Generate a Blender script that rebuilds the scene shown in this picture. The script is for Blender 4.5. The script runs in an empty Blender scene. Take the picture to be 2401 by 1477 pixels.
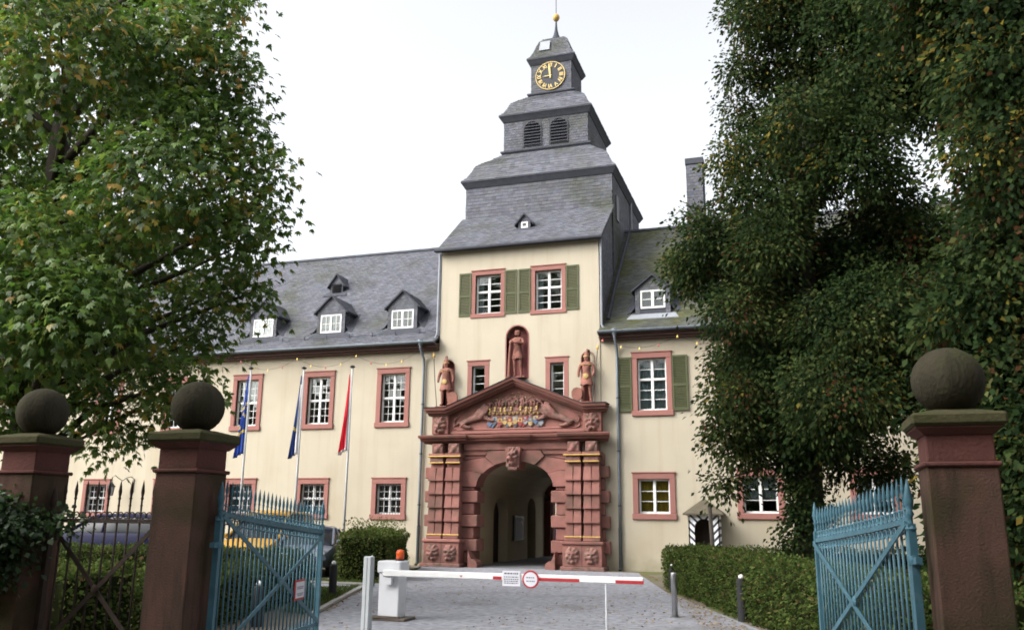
import bpy, bmesh, math, random
import numpy as np
from mathutils import Vector, Matrix
random.seed(11); RNG = np.random.default_rng(7)
R = math.radians
scene = bpy.context.scene
COL = scene.collection
# ------------------------------------------------------------------ camera
cam = bpy.data.objects.new('camera', bpy.data.cameras.new('camera')); COL.objects.link(cam)
YAW, PITCH, ROLL = R(-18.0), R(13.326), R(0.6)
fw = Vector((math.sin(YAW)*math.cos(PITCH), math.cos(YAW)*math.cos(PITCH), math.sin(PITCH)))
rt = Vector((math.cos(YAW), -math.sin(YAW), 0)); up = rt.cross(fw)
rt2 = rt*math.cos(ROLL) + up*math.sin(ROLL); up2 = up*math.cos(ROLL) - rt*math.sin(ROLL)
M = Matrix((rt2, up2, -fw)).transposed().to_4x4(); M.translation = Vector((9.75, -30.74, 1.7))
cam.matrix_world = M
cam.data.sensor_fit = 'HORIZONTAL'; cam.data.sensor_width = 36; cam.data.lens = 2020/2401*36
cam.data.clip_end = 2000; cam.data.clip_start = 0.05
scene.camera = cam
scene.cycles.filter_width = 1.8
# ------------------------------------------------------------------ overcast sky and veiled sun
world = bpy.data.worlds.new('World'); scene.world = world; world.use_nodes = True
nt = world.node_tree; nt.nodes.clear()
sky = nt.nodes.new('ShaderNodeTexSky'); sky.sky_type = 'NISHITA'; sky.sun_disc = False
SUN_EL, SUN_ROT = R(38), R(-130)
sky.sun_elevation = SUN_EL; sky.sun_rotation = SUN_ROT; sky.dust_density = 6.0; sky.air_density = 1.0; sky.ozone_density = 1.0
hs = nt.nodes.new('ShaderNodeHueSaturation'); hs.inputs['Saturation'].default_value = 0.18
bg = nt.nodes.new('ShaderNodeBackground'); bg.inputs['Strength'].default_value = 0.15
wo = nt.nodes.new('ShaderNodeOutputWorld')
nt.links.new(sky.outputs[0], hs.inputs['Color']); nt.links.new(hs.outputs[0], bg.inputs['Color']); nt.links.new(bg.outputs[0], wo.inputs['Surface'])
sl = bpy.data.lights.new('sun', 'SUN'); sl.energy = 0.5; sl.angle = R(60); sl.color = (1.0, 0.97, 0.92)
sun = bpy.data.objects.new('sun', sl); COL.objects.link(sun)
sd = Vector((math.sin(SUN_ROT)*math.cos(SUN_EL), math.cos(SUN_ROT)*math.cos(SUN_EL), math.sin(SUN_EL)))
sun.rotation_euler = sd.to_track_quat('Z', 'Y').to_euler()
vs = scene.view_settings; vs.view_transform = 'Standard'; vs.look = 'None'; vs.gamma = 1; vs.use_curve_mapping = False
vs.exposure = 1.55
# ------------------------------------------------------------------ materials
def lin(h):
    c = [int(h[i:i+2], 16)/255 for i in (0, 2, 4)]
    return tuple(((v+0.055)/1.055)**2.4 if v > 0.04045 else v/12.92 for v in c) + (1,)
MATS = {}
def mat(name, c1, c2=None, scale=3.0, rough=0.8, bump=0.0, bscale=40.0, metal=0.0, spec=0.3, tint=False, c3=None, s3=0.6, t3=(0.55, 0.75), stretch=(1, 1, 1), detail=6, coat=0, streak=None, damp=False, rand=0):
    m = bpy.data.materials.new(name); m.use_nodes = True; n = m.node_tree.nodes; l = m.node_tree.links
    b = n['Principled BSDF']; b.inputs['Roughness'].default_value = rough; b.inputs['Metallic'].default_value = metal
    b.inputs['Specular IOR Level'].default_value = spec
    if coat: b.inputs['Coat Weight'].default_value = coat
    g = n.new('ShaderNodeNewGeometry'); mp = n.new('ShaderNodeMapping'); mp.inputs['Scale'].default_value = stretch
    l.new(g.outputs['Position'], mp.inputs['Vector'])
    col = None
    def noise(s, d=detail):
        t = n.new('ShaderNodeTexNoise'); t.inputs['Scale'].default_value = s; t.inputs['Detail'].default_value = d
        l.new(mp.outputs[0], t.inputs['Vector']); return t.outputs['Fac']
    def mixc(fac, a, bb):
        x = n.new('ShaderNodeMix'); x.data_type = 'RGBA'; l.new(fac, x.inputs['Factor'])
        for s, v in ((x.inputs[6], a), (x.inputs[7], bb)):
            if isinstance(v, tuple): s.default_value = v
            else: l.new(v, s)
        return x.outputs[2]
    def ramp(fac, lo, hi):
        r = n.new('ShaderNodeMapRange'); r.inputs[1].default_value = lo; r.inputs[2].default_value = hi
        l.new(fac, r.inputs[0]); return r.outputs[0]
    if c2:
        col = mixc(ramp(noise(scale), 0.3, 0.7), c1, c2)
    else: col = c1
    if c3: col = mixc(ramp(noise(s3), *t3), col, c3)
    if streak:
        m2 = n.new('ShaderNodeMapping'); m2.inputs['Scale'].default_value = (2.2, 2.2, .12) if damp else (5, 5, .5); l.new(g.outputs['Position'], m2.inputs['Vector'])
        t2 = n.new('ShaderNodeTexNoise'); t2.inputs['Scale'].default_value = 1.6; t2.inputs['Detail'].default_value = 8; t2.inputs['Roughness'].default_value = .62; l.new(m2.outputs[0], t2.inputs['Vector'])
        col = mixc(ramp(t2.outputs['Fac'], .5, 1.05 if damp else .72), col, streak)
    if streak and damp:
        sp_ = n.new('ShaderNodeSeparateXYZ'); l.new(g.outputs['Position'], sp_.inputs[0])
        ad = n.new('ShaderNodeMath'); ad.operation = 'MULTIPLY_ADD'; ad.inputs[1].default_value = 1.5; l.new(noise(2.4, 8), ad.inputs[0]); 
        iv_ = n.new('ShaderNodeMath'); iv_.operation = 'MULTIPLY'; iv_.inputs[1].default_value = -1.1; l.new(sp_.outputs[2], iv_.inputs[0]); l.new(iv_.outputs[0], ad.inputs[2])
        col = mixc(ramp(ad.outputs[0], .15, 1.3), col, (.25, .225, .145, 1))
    if tint:
        a = n.new('ShaderNodeAttribute'); a.attribute_name = 'tint'
        x = n.new('ShaderNodeMix'); x.data_type = 'RGBA'; x.blend_type = 'MULTIPLY'; x.inputs['Factor'].default_value = 1
        if isinstance(col, tuple): x.inputs[6].default_value = col
        else: l.new(col, x.inputs[6])
        l.new(a.outputs['Color'], x.inputs[7]); col = x.outputs[2]
    if rand:
        oi = n.new('ShaderNodeObjectInfo'); mr = n.new('ShaderNodeMapRange'); mr.inputs[3].default_value = 1-rand; mr.inputs[4].default_value = 1+rand; l.new(oi.outputs['Random'], mr.inputs[0])
        x = n.new('ShaderNodeVectorMath'); x.operation = 'SCALE'; l.new(mr.outputs[0], x.inputs['Scale'])
        if isinstance(col, tuple): x.inputs[0].default_value = col[:3]
        else: l.new(col, x.inputs[0])
        col = x.outputs[0]
    if isinstance(col, tuple): b.inputs['Base Color'].default_value = col
    else: l.new(col, b.inputs['Base Color'])
    if bump:
        bp = n.new('ShaderNodeBump'); bp.inputs['Strength'].default_value = bump; bp.inputs['Distance'].default_value = 0.02
        l.new(noise(bscale, 4), bp.inputs['Height']); l.new(bp.outputs[0], b.inputs['Normal'])
    MATS[name] = m; return m
def leafmat(name, gloss=0.35):
    m = bpy.data.materials.new(name); m.use_nodes = True; n = m.node_tree.nodes; l = m.node_tree.links
    b = n['Principled BSDF']; b.inputs['Roughness'].default_value = 0.5; b.inputs['Specular IOR Level'].default_value = gloss
    a = n.new('ShaderNodeAttribute'); a.attribute_name = 'tint'; l.new(a.outputs['Color'], b.inputs['Base Color'])
    t = n.new('ShaderNodeBsdfTranslucent'); l.new(a.outputs['Color'], t.inputs['Color'])
    mx = n.new('ShaderNodeMixShader'); mx.inputs[0].default_value = 0.42
    l.new(b.outputs[0], mx.inputs[1]); l.new(t.outputs[0], mx.inputs[2]); l.new(mx.outputs[0], n['Material Output'].inputs['Surface'])
    MATS[name] = m; return m
def glassmat(name, tintc, dark=0.55):
    m = bpy.data.materials.new(name); m.use_nodes = True; n = m.node_tree.nodes; l = m.node_tree.links
    n.remove(n['Principled BSDF'])
    tr = n.new('ShaderNodeBsdfTransparent'); tr.inputs[0].default_value = tintc
    gl = n.new('ShaderNodeBsdfGlossy'); gl.inputs['Roughness'].default_value = 0.03
    fr = n.new('ShaderNodeFresnel'); fr.inputs[0].default_value = 1.52
    g = n.new('ShaderNodeNewGeometry'); t = n.new('ShaderNodeTexNoise'); t.inputs['Scale'].default_value = 2.5
    l.new(g.outputs['Position'], t.inputs['Vector']); bp = n.new('ShaderNodeBump'); bp.inputs['Strength'].default_value = 0.06; bp.inputs['Distance'].default_value = 0.05
    l.new(t.outputs[0], bp.inputs['Height']); l.new(bp.outputs[0], gl.inputs['Normal'])
    mu = n.new('ShaderNodeMath'); mu.operation = 'MULTIPLY'; mu.inputs[1].default_value = 1.15; mu.use_clamp = True; l.new(fr.outputs[0], mu.inputs[0])
    mx = n.new('ShaderNodeMixShader'); l.new(mu.outputs[0], mx.inputs[0]); l.new(tr.outputs[0], mx.inputs[1]); l.new(gl.outputs[0], mx.inputs[2])
    l.new(mx.outputs[0], n['Material Output'].inputs['Surface']); MATS[name] = m; return m
mat('stucco', (.425, .382, .298, 1), (.40, .357, .277, 1), 0.8, 0.9, 0.25, 60, c3=(.355, .305, .223, 1), s3=0.35, t3=(0.52, 0.85), spec=0.15, streak=(.33, .28, .195, 1), damp=True)
mat('inner_plaster', (.38, .325, .225, 1), (.33, .28, .19, 1), 0.8, 0.9, 0.2, 30, spec=0.1)
mat('room', (.16, .14, .12, 1), rough=0.95, spec=0.1)
mat('sandstone', (.255, .118, .10, 1), (.20, .094, .078, 1), 2.6, 0.9, 0.5, 45, c3=(.125, .076, .06, 1), s3=1.5, t3=(0.48, 0.72), spec=0.1, rand=.16, detail=10)
mat('sandstone_frame', (.29, .138, .118, 1), (.258, .122, .105, 1), 2.0, 0.88, 0.3, 50, spec=0.1, rand=.07, c3=(.27, .13, .11, 1), s3=2.5, t3=(.5, .8))
mat('sandstone_carved', (.225, .135, .112, 1), (.235, .105, .09, 1), 4, 0.95, 0.6, 40, c3=(.105, .075, .06, 1), s3=5, t3=(0.45, 0.68), spec=0.08, detail=10)
mat('sandstone_dark', (.135, .062, .048, 1), (.18, .072, .058, 1), 2.2, 0.85, 0.4, 25, c3=(.075, .05, .04, 1), s3=1.7, t3=(0.5, 0.75), spec=0.2)
mat('statue_stone', (.265, .118, .09, 1), (.21, .096, .075, 1), 6, 0.9, 0.5, 40, spec=0.1, c3=(.15, .08, .065, 1), s3=6, t3=(.5, .72))
mat('niche_paint', (.27, .095, .088, 1), (.23, .085, .08, 1), 4, 0.85, 0.2, 40)
mat('pillar_stone', (.11, .062, .048, 1), (.078, .05, .038, 1), 2.5, 0.92, 0.45, 60, c3=(.042, .04, .02, 1), s3=1.4, t3=(0.48, 0.68), spec=0.06, streak=(.04, .032, .024, 1), detail=10)
mat('pillar_neck', (.125, .052, .044, 1), (.095, .043, .037, 1), 3, 0.9, 0.5, 30, c3=(.05, .042, .025, 1), s3=2, spec=0.1)
mat('pillar_cap', (.056, .056, .026, 1), (.07, .062, .034, 1), 4, 0.95, 0.5, 30, c3=(.038, .046, .016, 1), s3=2.5, spec=0.1)
mat('ball_stone', (.052, .045, .031, 1), (.036, .033, .023, 1), 5, 0.95, 0.6, 45, c3=(.042, .048, .019, 1), s3=2.2, stretch=(1, 1, .5), spec=0.05, streak=(.025, .024, .016, 1), detail=10)
mat('slate', (.088, .091, .107, 1), (.112, .115, .132, 1), 4, 0.8, 0.3, 30, tint=True, spec=0.2, c3=(.068, .072, .062, 1), s3=0.5, t3=(0.5, 0.7))
mat('slate_mossy', (.066, .070, .064, 1), (.085, .09, .08, 1), 2, 0.85, 0.3, 30, tint=True, spec=0.15, c3=(.07, .074, .034, 1), s3=0.8, t3=(0.45, 0.62))
mat('slate_trim', (.042, .045, .056, 1), (.058, .061, .073, 1), 5, 0.8, 0.2, 30, spec=0.2)
mat('lead', (.20, .215, .245, 1), (.25, .265, .29, 1), 6, 0.5, 0.15, 20, spec=0.5)
mat('zinc', (.16, .19, .22, 1), (.12, .145, .17, 1), 5, 0.45, 0.1, 20, metal=0.4, spec=0.5)
mat('zinc_dark', (.05, .06, .065, 1), rough=0.5, metal=0.3)
mat('eave_wood', (.085, .045, .037, 1), (.062, .036, .03, 1), 8, 0.8, 0.2, 30)
mat('white_paint', (.74, .74, .73, 1), (.68, .68, .67, 1), 4, 0.5, 0.08, 40)
mat('shutter_green', (.075, .083, .036, 1), (.058, .066, .029, 1), 5, 0.65, 0.15, 60)
mat('gold', (.50, .33, .10, 1), (.38, .24, .07, 1), 12, 0.55, 0.2, 40, metal=0.3, spec=0.3)
mat('clock_gold', (.66, .50, .20, 1), (.55, .40, .15, 1), 12, 0.5)
mat('gold_paint', (.46, .32, .12, 1), (.27, .18, .075, 1), 18, 0.5, 0.1, 40, metal=0.2)
mat('black_paint', (.018, .02, .026, 1), rough=0.5)
mat('gate_paint', (.062, .155, .20, 1), (.047, .118, .152, 1), 5, 0.5, 0.25, 60, c3=(.085, .165, .205, 1), s3=9, t3=(0.55, 0.75))
mat('rusty_iron', (.05, .032, .022, 1), (.032, .024, .02, 1), 9, 0.85, 0.3, 60)
mat('dark_iron', (.03, .032, .035, 1), rough=0.6, metal=0.3)
mat('steel', (.42, .42, .43, 1), (.34, .34, .35, 1), 6, 0.3, 0.0, 20, metal=0.85)
mat('housing_paint', (.66, .67, .69, 1), (.60, .61, .63, 1), 3, 0.45, 0.05, 30, c3=(.42, .41, .39, 1), s3=5, t3=(0.62, 0.85))
mat('post_grey', (.42, .44, .45, 1), (.36, .38, .39, 1), 6, 0.5, 0.05, 30)
mat('signal_red', (.38, .028, .035, 1), (.33, .03, .035, 1), 7, 0.5)
mat('beacon_orange', (.80, .12, .01, 1), (.65, .08, .01, 1), 30, 0.2, spec=0.6)
mat('sign_white', (.62, .62, .66, 1), rough=0.5)
mat('sign_ink', (.10, .10, .13, 1), rough=0.6)
mat('board_base', (.13, .105, .085, 1), (.09, .075, .06, 1), 7, 0.9, 0.3, 30)
mat('gravel', (.175, .18, .202, 1), (.335, .34, .367, 1), 7, 0.95, 0.7, 90, c3=(.155, .15, .145, 1), s3=0.8, t3=(0.55, 0.8), spec=0.1, detail=12)
mat('soil', (.18, .155, .12, 1), (.14, .12, .093, 1), 1.5, 0.95, 0.6, 50, c3=(.11, .12, .05, 1), s3=0.3, t3=(0.5, 0.6), spec=0.1, detail=10)
mat('kerb_stone', (.34, .32, .30, 1), (.27, .26, .24, 1), 5, 0.9, 0.4, 40)
mat('paving', (.13, .135, .145, 1), (.17, .17, .175, 1), 3, 0.9, 0.5, 50, spec=0.15)
mat('bark', (.05, .042, .032, 1), (.032, .028, .022, 1), 6, 0.95, 0.9, 14, stretch=(1, 1, .3), spec=0.1)
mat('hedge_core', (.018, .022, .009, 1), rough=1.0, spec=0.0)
mat('wood_grey', (.10, .085, .07, 1), (.075, .065, .055, 1), 6, 0.9, 0.4, 40, stretch=(1, 1, .2))
mat('thatch_board', (.105, .09, .062, 1), (.08, .068, .047, 1), 5, 0.9, 0.3, 40)
mat('curtain_ochre', (.60, .36, .05, 1), (.50, .29, .04, 1), 6, 0.9)
mat('net_curtain', (.42, .43, .48, 1), (.36, .37, .42, 1), 8, 0.95)
mat('net_lilac', (.38, .32, .37, 1), (.33, .28, .32, 1), 8, 0.95)
mat('door_dark', (.035, .022, .018, 1), (.025, .017, .014, 1), 5, 0.7)
mat('bulb_yellow', (.85, .62, .16, 1), rough=0.2, spec=0.6)
mat('bulb_red', (.55, .12, .10, 1), rough=0.2, spec=0.6)
mat('flag_blue', (.028, .075, .36, 1), (.02, .055, .28, 1), 6, 0.8)
mat('flag_navy', (.018, .05, .19, 1), (.014, .038, .15, 1), 6, 0.8)
mat('flag_red', (.64, .02, .045, 1), (.55, .018, .04, 1), 6, 0.75)
mat('flag_white', (.72, .72, .74, 1), rough=0.8)
mat('flag_yellow', (.60, .46, .12, 1), rough=0.8)
mat('tyre', (.014, .014, .015, 1), rough=0.85)
mat('rim', (.35, .36, .38, 1), rough=0.35, metal=0.8)
mat('car_glass', (.012, .015, .018, 1), rough=0.2, spec=0.12)
mat('car_navy', (.006, .007, .03, 1), rough=0.45, spec=0.06)
mat('car_yellow', (.36, .19, .01, 1), rough=0.45, spec=0.3, coat=0.15)
mat('car_silver', (.085, .10, .14, 1), rough=0.45, metal=0.1, spec=0.5, coat=0.6)
mat('car_trim', (.02, .02, .022, 1), rough=0.7)
mat('headlight', (.55, .58, .62, 1), rough=0.1, spec=0.6)
mat('indicator', (.75, .20, .02, 1), rough=0.2)
mat('shield_red', (.24, .04, .04, 1), (.22, .05, .045, 1), 12, 0.7); mat('shield_blue', (.06, .12, .22, 1), (.10, .13, .18, 1), 12, 0.7); mat('shield_pale', (.26, .27, .28, 1), (.2, .2, .21, 1), 12, 0.7)
mat('shield_slate', (.07, .10, .13, 1), rough=0.6); mat('poster', (.20, .22, .27, 1), (.14, .15, .19, 1), 14, 0.6)
leafmat('leaf_gloss', 0.45); leafmat('leaf', 0.08); MATS['leaf'].node_tree.nodes['Principled BSDF'].inputs['Roughness'].default_value = .7
glassmat('glass', (.80, .86, .84, 1))
# ------------------------------------------------------------------ mesh helpers
WP = {}
class MB:
    def __init__(s): s.v = []; s.f = []
    def add(s, vs_, fs):
        k = len(s.v); s.v += [tuple(p) for p in vs_]; s.f += [tuple(i+k for i in q) for q in fs]; return s
    def box(s, x0, x1, y0, y1, z0, z1):
        return s.add([(x0,y0,z0),(x1,y0,z0),(x1,y1,z0),(x0,y1,z0),(x0,y0,z1),(x1,y0,z1),(x1,y1,z1),(x0,y1,z1)],
                     [(0,3,2,1),(4,5,6,7),(0,1,5,4),(1,2,6,5),(2,3,7,6),(3,0,4,7)])
    def hexa(s, b, t):   # 4 bottom points, 4 top points
        return s.add(list(b)+list(t), [(0,3,2,1),(4,5,6,7),(0,1,5,4),(1,2,6,5),(2,3,7,6),(3,0,4,7)])
    def cbox(s, x0, x1, y0, y1, z0, z1, c=0.01):
        c = min(c, (x1-x0)/3, (y1-y0)/3, (z1-z0)/3); bm = bmesh.new(); bmesh.ops.create_cube(bm, size=1)
        for v in bm.verts: v.co = ((x0+x1)/2+v.co.x*(x1-x0), (y0+y1)/2+v.co.y*(y1-y0), (z0+z1)/2+v.co.z*(z1-z0))
        bmesh.ops.bevel(bm, geom=bm.edges[:], offset=c, segments=1, affect='EDGES')
        s.bm(bm); return s
    def bm(s, bm):
        bm.verts.ensure_lookup_table(); s.add([v.co[:] for v in bm.verts], [[v.index for v in f.verts] for f in bm.faces]); bm.free()
    def prism(s, poly, y0, y1):   # poly in (x, z), extruded along y
        n = len(poly); a = sum(poly[i][0]*poly[(i+1)%n][1]-poly[(i+1)%n][0]*poly[i][1] for i in range(n))
        if a < 0: poly = poly[::-1]
        return s.add([(x,y0,z) for x,z in poly]+[(x,y1,z) for x,z in poly],
            [tuple(range(n)), tuple(range(2*n-1,n-1,-1))]+[(i,i+n,(i+1)%n+n,(i+1)%n) for i in range(n)])
    def tube(s, pts, r, n=8, cap=True):
        pts = [Vector(p) for p in pts]; rs = r if isinstance(r, (list, tuple)) else [r]*len(pts); k = len(s.v); ref = Vector((0.31,0.17,0.93))
        for i, p in enumerate(pts):
            t = (pts[min(i+1,len(pts)-1)]-pts[max(i-1,0)]).normalized()
            if abs(t.dot(ref)) > 0.95: ref = Vector((0.9,0.3,0.1))
            a = t.cross(ref).normalized(); b = t.cross(a)
            for j in range(n):
                q = 2*math.pi*j/n; s.v.append(tuple(p+(a*math.cos(q)+b*math.sin(q))*rs[i]))
        for i in range(len(pts)-1):
            for j in range(n): s.f.append((k+i*n+j, k+i*n+(j+1)%n, k+(i+1)*n+(j+1)%n, k+(i+1)*n+j))
        if cap: s.f.append(tuple(k+j for j in range(n))[::-1]); s.f.append(tuple(k+(len(pts)-1)*n+j for j in range(n)))
        return s
    def lathe(s, prof, n=16, c=(0,0,0), axis='z'):   # prof: (r, h)
        k = len(s.v)
        for r, h in prof:
            for j in range(n):
                q = 2*math.pi*j/n; x, y = r*math.cos(q), r*math.sin(q)
                s.v.append({'z':(c[0]+x,c[1]+y,c[2]+h),'y':(c[0]+x,c[1]+h,c[2]+y),'x':(c[0]+h,c[1]+x,c[2]+y)}[axis])
        for i in range(len(prof)-1):
            for j in range(n):
                q = (k+i*n+j, k+i*n+(j+1)%n, k+(i+1)*n+(j+1)%n, k+(i+1)*n+j); s.f.append(q if axis != 'y' else q[::-1])
        s.f.append(tuple(k+j for j in range(n))[::-1] if axis != 'y' else tuple(k+j for j in range(n)))
        e = tuple(k+(len(prof)-1)*n+j for j in range(n)); s.f.append(e if axis != 'y' else e[::-1])
        return s
    def mesh(s, name, smooth=False):
        me = bpy.data.meshes.new(name); me.from_pydata(s.v, [], s.f); me.validate()
        if smooth: me.shade_smooth()
        return me
def link(name, me, m=None, parent=None, at=(0,0,0), rot=None, smooth=False, kind=None, label=None):
    if isinstance(me, MB): me = me.mesh(name, smooth)
    if m and not me.materials: me.materials.append(MATS[m])
    o = bpy.data.objects.new(name, me); COL.objects.link(o)
    base = Vector((0,0,0))
    if parent: o.parent = parent; base = WP[parent.name]
    o.location = Vector(at)-base; WP[o.name] = Vector(at)
    if rot: o.rotation_euler = rot
    if kind: o['kind'] = kind
    if label: o['label'] = label
    return o
def tag(o, label, cat, group=None):
    o['label'] = label; o['category'] = cat
    if group: o['group'] = group
    return o
def thing(name, label, cat, at=(0,0,0), group=None, local=False):
    o = bpy.data.objects.new(name, None); COL.objects.link(o); o.empty_display_size = 0.2
    o.location = at; WP[o.name] = Vector((0,0,0)) if local else Vector(at)
    return tag(o, label, cat, group)
def struct(name, me, m): return link(name, me, m, kind='structure')
def autosmooth(me, ang=35):
    bm = bmesh.new(); bm.from_mesh(me)
    for f in bm.faces: f.smooth = True
    for e in bm.edges:
        if len(e.link_faces) == 2 and e.calc_face_angle(0) > R(ang): e.smooth = False
    bm.to_mesh(me); bm.free(); return me
def tintmesh(name, V, F, T, m, parent=None, kind=None, at=(0,0,0)):
    # V (n,3), F (k,4) numpy, T (n,3) vertex tint
    me = bpy.data.meshes.new(name); nv = len(V); nf = len(F); w = F.shape[1]
    me.vertices.add(nv); me.vertices.foreach_set('co', V.astype(np.float32).ravel())
    me.loops.add(nf*w); me.loops.foreach_set('vertex_index', F.astype(np.int32).ravel())
    me.polygons.add(nf); me.polygons.foreach_set('loop_start', np.arange(0, nf*w, w, dtype=np.int32))
    me.update(calc_edges=True)
    a = me.attributes.new('tint', 'FLOAT_COLOR', 'POINT'); a.data.foreach_set('color', np.c_[T, np.ones(nv)].astype(np.float32).ravel())
    return link(name, me, m, parent, at=at, kind=kind)
def slates(name, quads, m, parent, w=0.2, h=0.17, lift=0.014, at=(0,0,0)):
    # quads: (bl, br, tr, tl); courses of single slates, each its own lifted tail and edge
    Vs, Fs, Ts = [], [], []; k = 0
    for q in quads:
        bl, br, tr, tl = [np.array(p, float) for p in q]
        nrm = np.cross(br-bl, tl-bl); nl = np.linalg.norm(nrm)
        if nl < 1e-9: nrm = np.cross(br-bl, tr-bl); nl = np.linalg.norm(nrm)
        nrm /= nl
        H = np.linalg.norm((tl+tr)/2-(bl+br)/2); nr = max(1, round(H/h))
        for r in range(nr):
            a0, a1 = r/nr, min(1.0, (r+1.25)/nr)
            L0, R0, L1, R1 = bl+(tl-bl)*a0, br+(tr-br)*a0, bl+(tl-bl)*a1, br+(tr-br)*a1
            wid = np.linalg.norm(R0-L0); nc = max(1, round(wid/w)); off = (r % 2)*0.5
            e = np.clip((np.arange(nc+2)-off)/nc + RNG.uniform(-.12, .12, nc+2)/nc, 0, 1); e[0] = 0; e[-1] = 1
            for c in range(nc+1):
                u0, u1 = e[c], e[c+1]
                if (u1-u0)*wid < 0.03: continue
                u1b = u1-0.006/max(wid, .1); lf = lift*RNG.uniform(.6, 1.5); dz = (L1-L0)*RNG.uniform(-.05, .05)
                A, B = L0+(R0-L0)*u0+dz, L0+(R0-L0)*u1b+dz; D, C_ = L1+(R1-L1)*u0, L1+(R1-L1)*u1b
                cut = (R0-L0)*(u1-u0)*.18; mid = (L1-L0)*.3
                Vs += [A+nrm*lf+cut*0, B+nrm*lf-cut*.6+0*mid, B+nrm*lf+mid*.5, C_+nrm*.002, D+nrm*.002, A-nrm*.01, B-nrm*.01-cut*.6]
                t = RNG.uniform(.8, 1.17); tt = np.array([t*RNG.uniform(.96, 1.04), t, t*RNG.uniform(.96, 1.06)]); Ts += [tt]*7
                Fs += [(k, k+1, k+2, k+3), (k, k+3, k+4, k+4), (k+5, k+6, k+1, k)]; k += 7
    V = np.array(Vs); T = np.array(Ts)
    me = bpy.data.meshes.new(name); me.from_pydata([tuple(v) for v in V], [], [f if f[2] != f[3] else f[:3] for f in Fs])
    a = me.attributes.new('tint', 'FLOAT_COLOR', 'POINT'); a.data.foreach_set('color', np.c_[T, np.ones(len(T))].astype(np.float32).ravel())
    return link(name, me, m, parent, kind='stuff', at=at)
def sheet(mb, x0, x1, z0, z1, holes, tf, depth):
    # wall sheet on plane t=0 with holes; tf maps (x, t, z) to world. hole: (x0,x1,z0,z1,rise)
    xs = sorted({x0, x1, *[h[0] for h in holes], *[h[1] for h in holes]}); zs = sorted({z0, z1, *[h[2] for h in holes], *[h[3] for h in holes]})
    for i in range(len(xs)-1):
        for j in range(len(zs)-1):
            cx, cz = (xs[i]+xs[i+1])/2, (zs[j]+zs[j+1])/2
            if any(h[0] < cx < h[1] and h[2] < cz < h[3] for h in holes): continue
            mb.add([tf(xs[i],0,zs[j]), tf(xs[i+1],0,zs[j]), tf(xs[i+1],0,zs[j+1]), tf(xs[i],0,zs[j+1])], [(0,1,2,3)])
    for hx0, hx1, hz0, hz1, rise in holes:
        pts = outline(hx0, hx1, hz0, hz1, rise)
        n = len(pts)
        for i in range(n):
            a, b = pts[i], pts[(i+1)%n]
            if a[1] == b[1] == hz0 and hz0 <= z0+1e-6: continue
            mb.add([tf(a[0],0,a[1]), tf(b[0],0,b[1]), tf(b[0],depth,b[1]), tf(a[0],depth,a[1])], [(3,2,1,0)])
        if rise:
            arc = pts[1:-1][0:]; 
            for a, b in zip(pts[2:], pts[3:]):
                mb.add([tf(a[0],0,a[1]), tf(a[0],0,hz1), tf(b[0],0,hz1), tf(b[0],0,b[1])], [(0,1,2,3)])
def outline(x0, x1, z0, z1, rise, n=14):
    # counter-clockwise from lower left; arch of given rise at the top
    if not rise: return [(x0,z0),(x1,z0),(x1,z1),(x0,z1)]
    c, a = (x0+x1)/2, (x1-x0)/2
    return [(x0,z0),(x1,z0)]+[(c+a*math.cos(math.pi*i/n), z1-rise+rise*math.sin(math.pi*i/n)) for i in range(n+1)]
def skin(name, joints, edges, sub=1, scale=(1,1,1)):
    # joints: list of (x,y,z,r); returns an evaluated mesh
    me = bpy.data.meshes.new(name); me.from_pydata([j[:3] for j in joints], edges, [])
    o = bpy.data.objects.new(name, me); COL.objects.link(o)
    md = o.modifiers.new('skin', 'SKIN'); md.use_smooth_shade = True
    for i, j in enumerate(joints): me.skin_vertices[0].data[i].radius = (j[3], j[3])
    me.skin_vertices[0].data[0].use_root = True
    if sub: s_ = o.modifiers.new('sub', 'SUBSURF'); s_.levels = sub; s_.render_levels = sub
    dg = bpy.context.evaluated_depsgraph_get(); dg.update()
    out = bpy.data.meshes.new_from_object(o.evaluated_get(dg)); out.name = name
    bpy.data.objects.remove(o); bpy.data.meshes.remove(me)
    out.transform(Matrix.Diagonal((*scale, 1))); out.shade_smooth(); return out
def relief(w, h, fn, n=16):
    # carved height field facing -y, centred on 0
    mb = MB(); 
    for j in range(n+1):
        for i in range(n+1):
            u, v = i/n*2-1, j/n*2-1; mb.v.append((u*w/2, -fn(u, v), v*h/2))
    for j in range(n):
        for i in range(n):
            a = j*(n+1)+i; mb.f.append((a, a+1, a+n+2, a+n+1))
    return mb.mesh('relief', True)
def G(u, v, cu, cv, su, sv): return math.exp(-((u-cu)/su)**2-((v-cv)/sv)**2)
def mask_fn(seed, d=0.1):
    rr = random.Random(seed); ph = [rr.uniform(0, 6.28) for _ in range(6)]; s = rr.uniform(.85, 1.15)
    def f(u, v):
        e = math.hypot(u/.72, v/.86); base = max(0, 1-e**3)*.55
        f_ = base + .5*G(u,v,0,-.08,.11,.28) + .28*G(abs(u),v,.34*s,.26,.22,.09) - .34*G(abs(u),v,.3*s,.1,.12,.09) + .22*G(abs(u),v,.36,-.18,.17,.16) \
            - .36*G(u,v,0,-.48,.26,.07) + .26*G(u,v,0,-.62,.2,.08) + .16*G(u,v,0,.55,.4,.12)
        a = math.atan2(v, u); ring = math.exp(-((e-1.02)/.22)**2)
        f_ += ring*(.34+.2*math.sin(9*a+ph[0])+.12*math.sin(5*a+ph[1]))
        edge = min(1, (1-max(abs(u), abs(v)))*6); return d*max(0, f_)*edge
    return f
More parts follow.
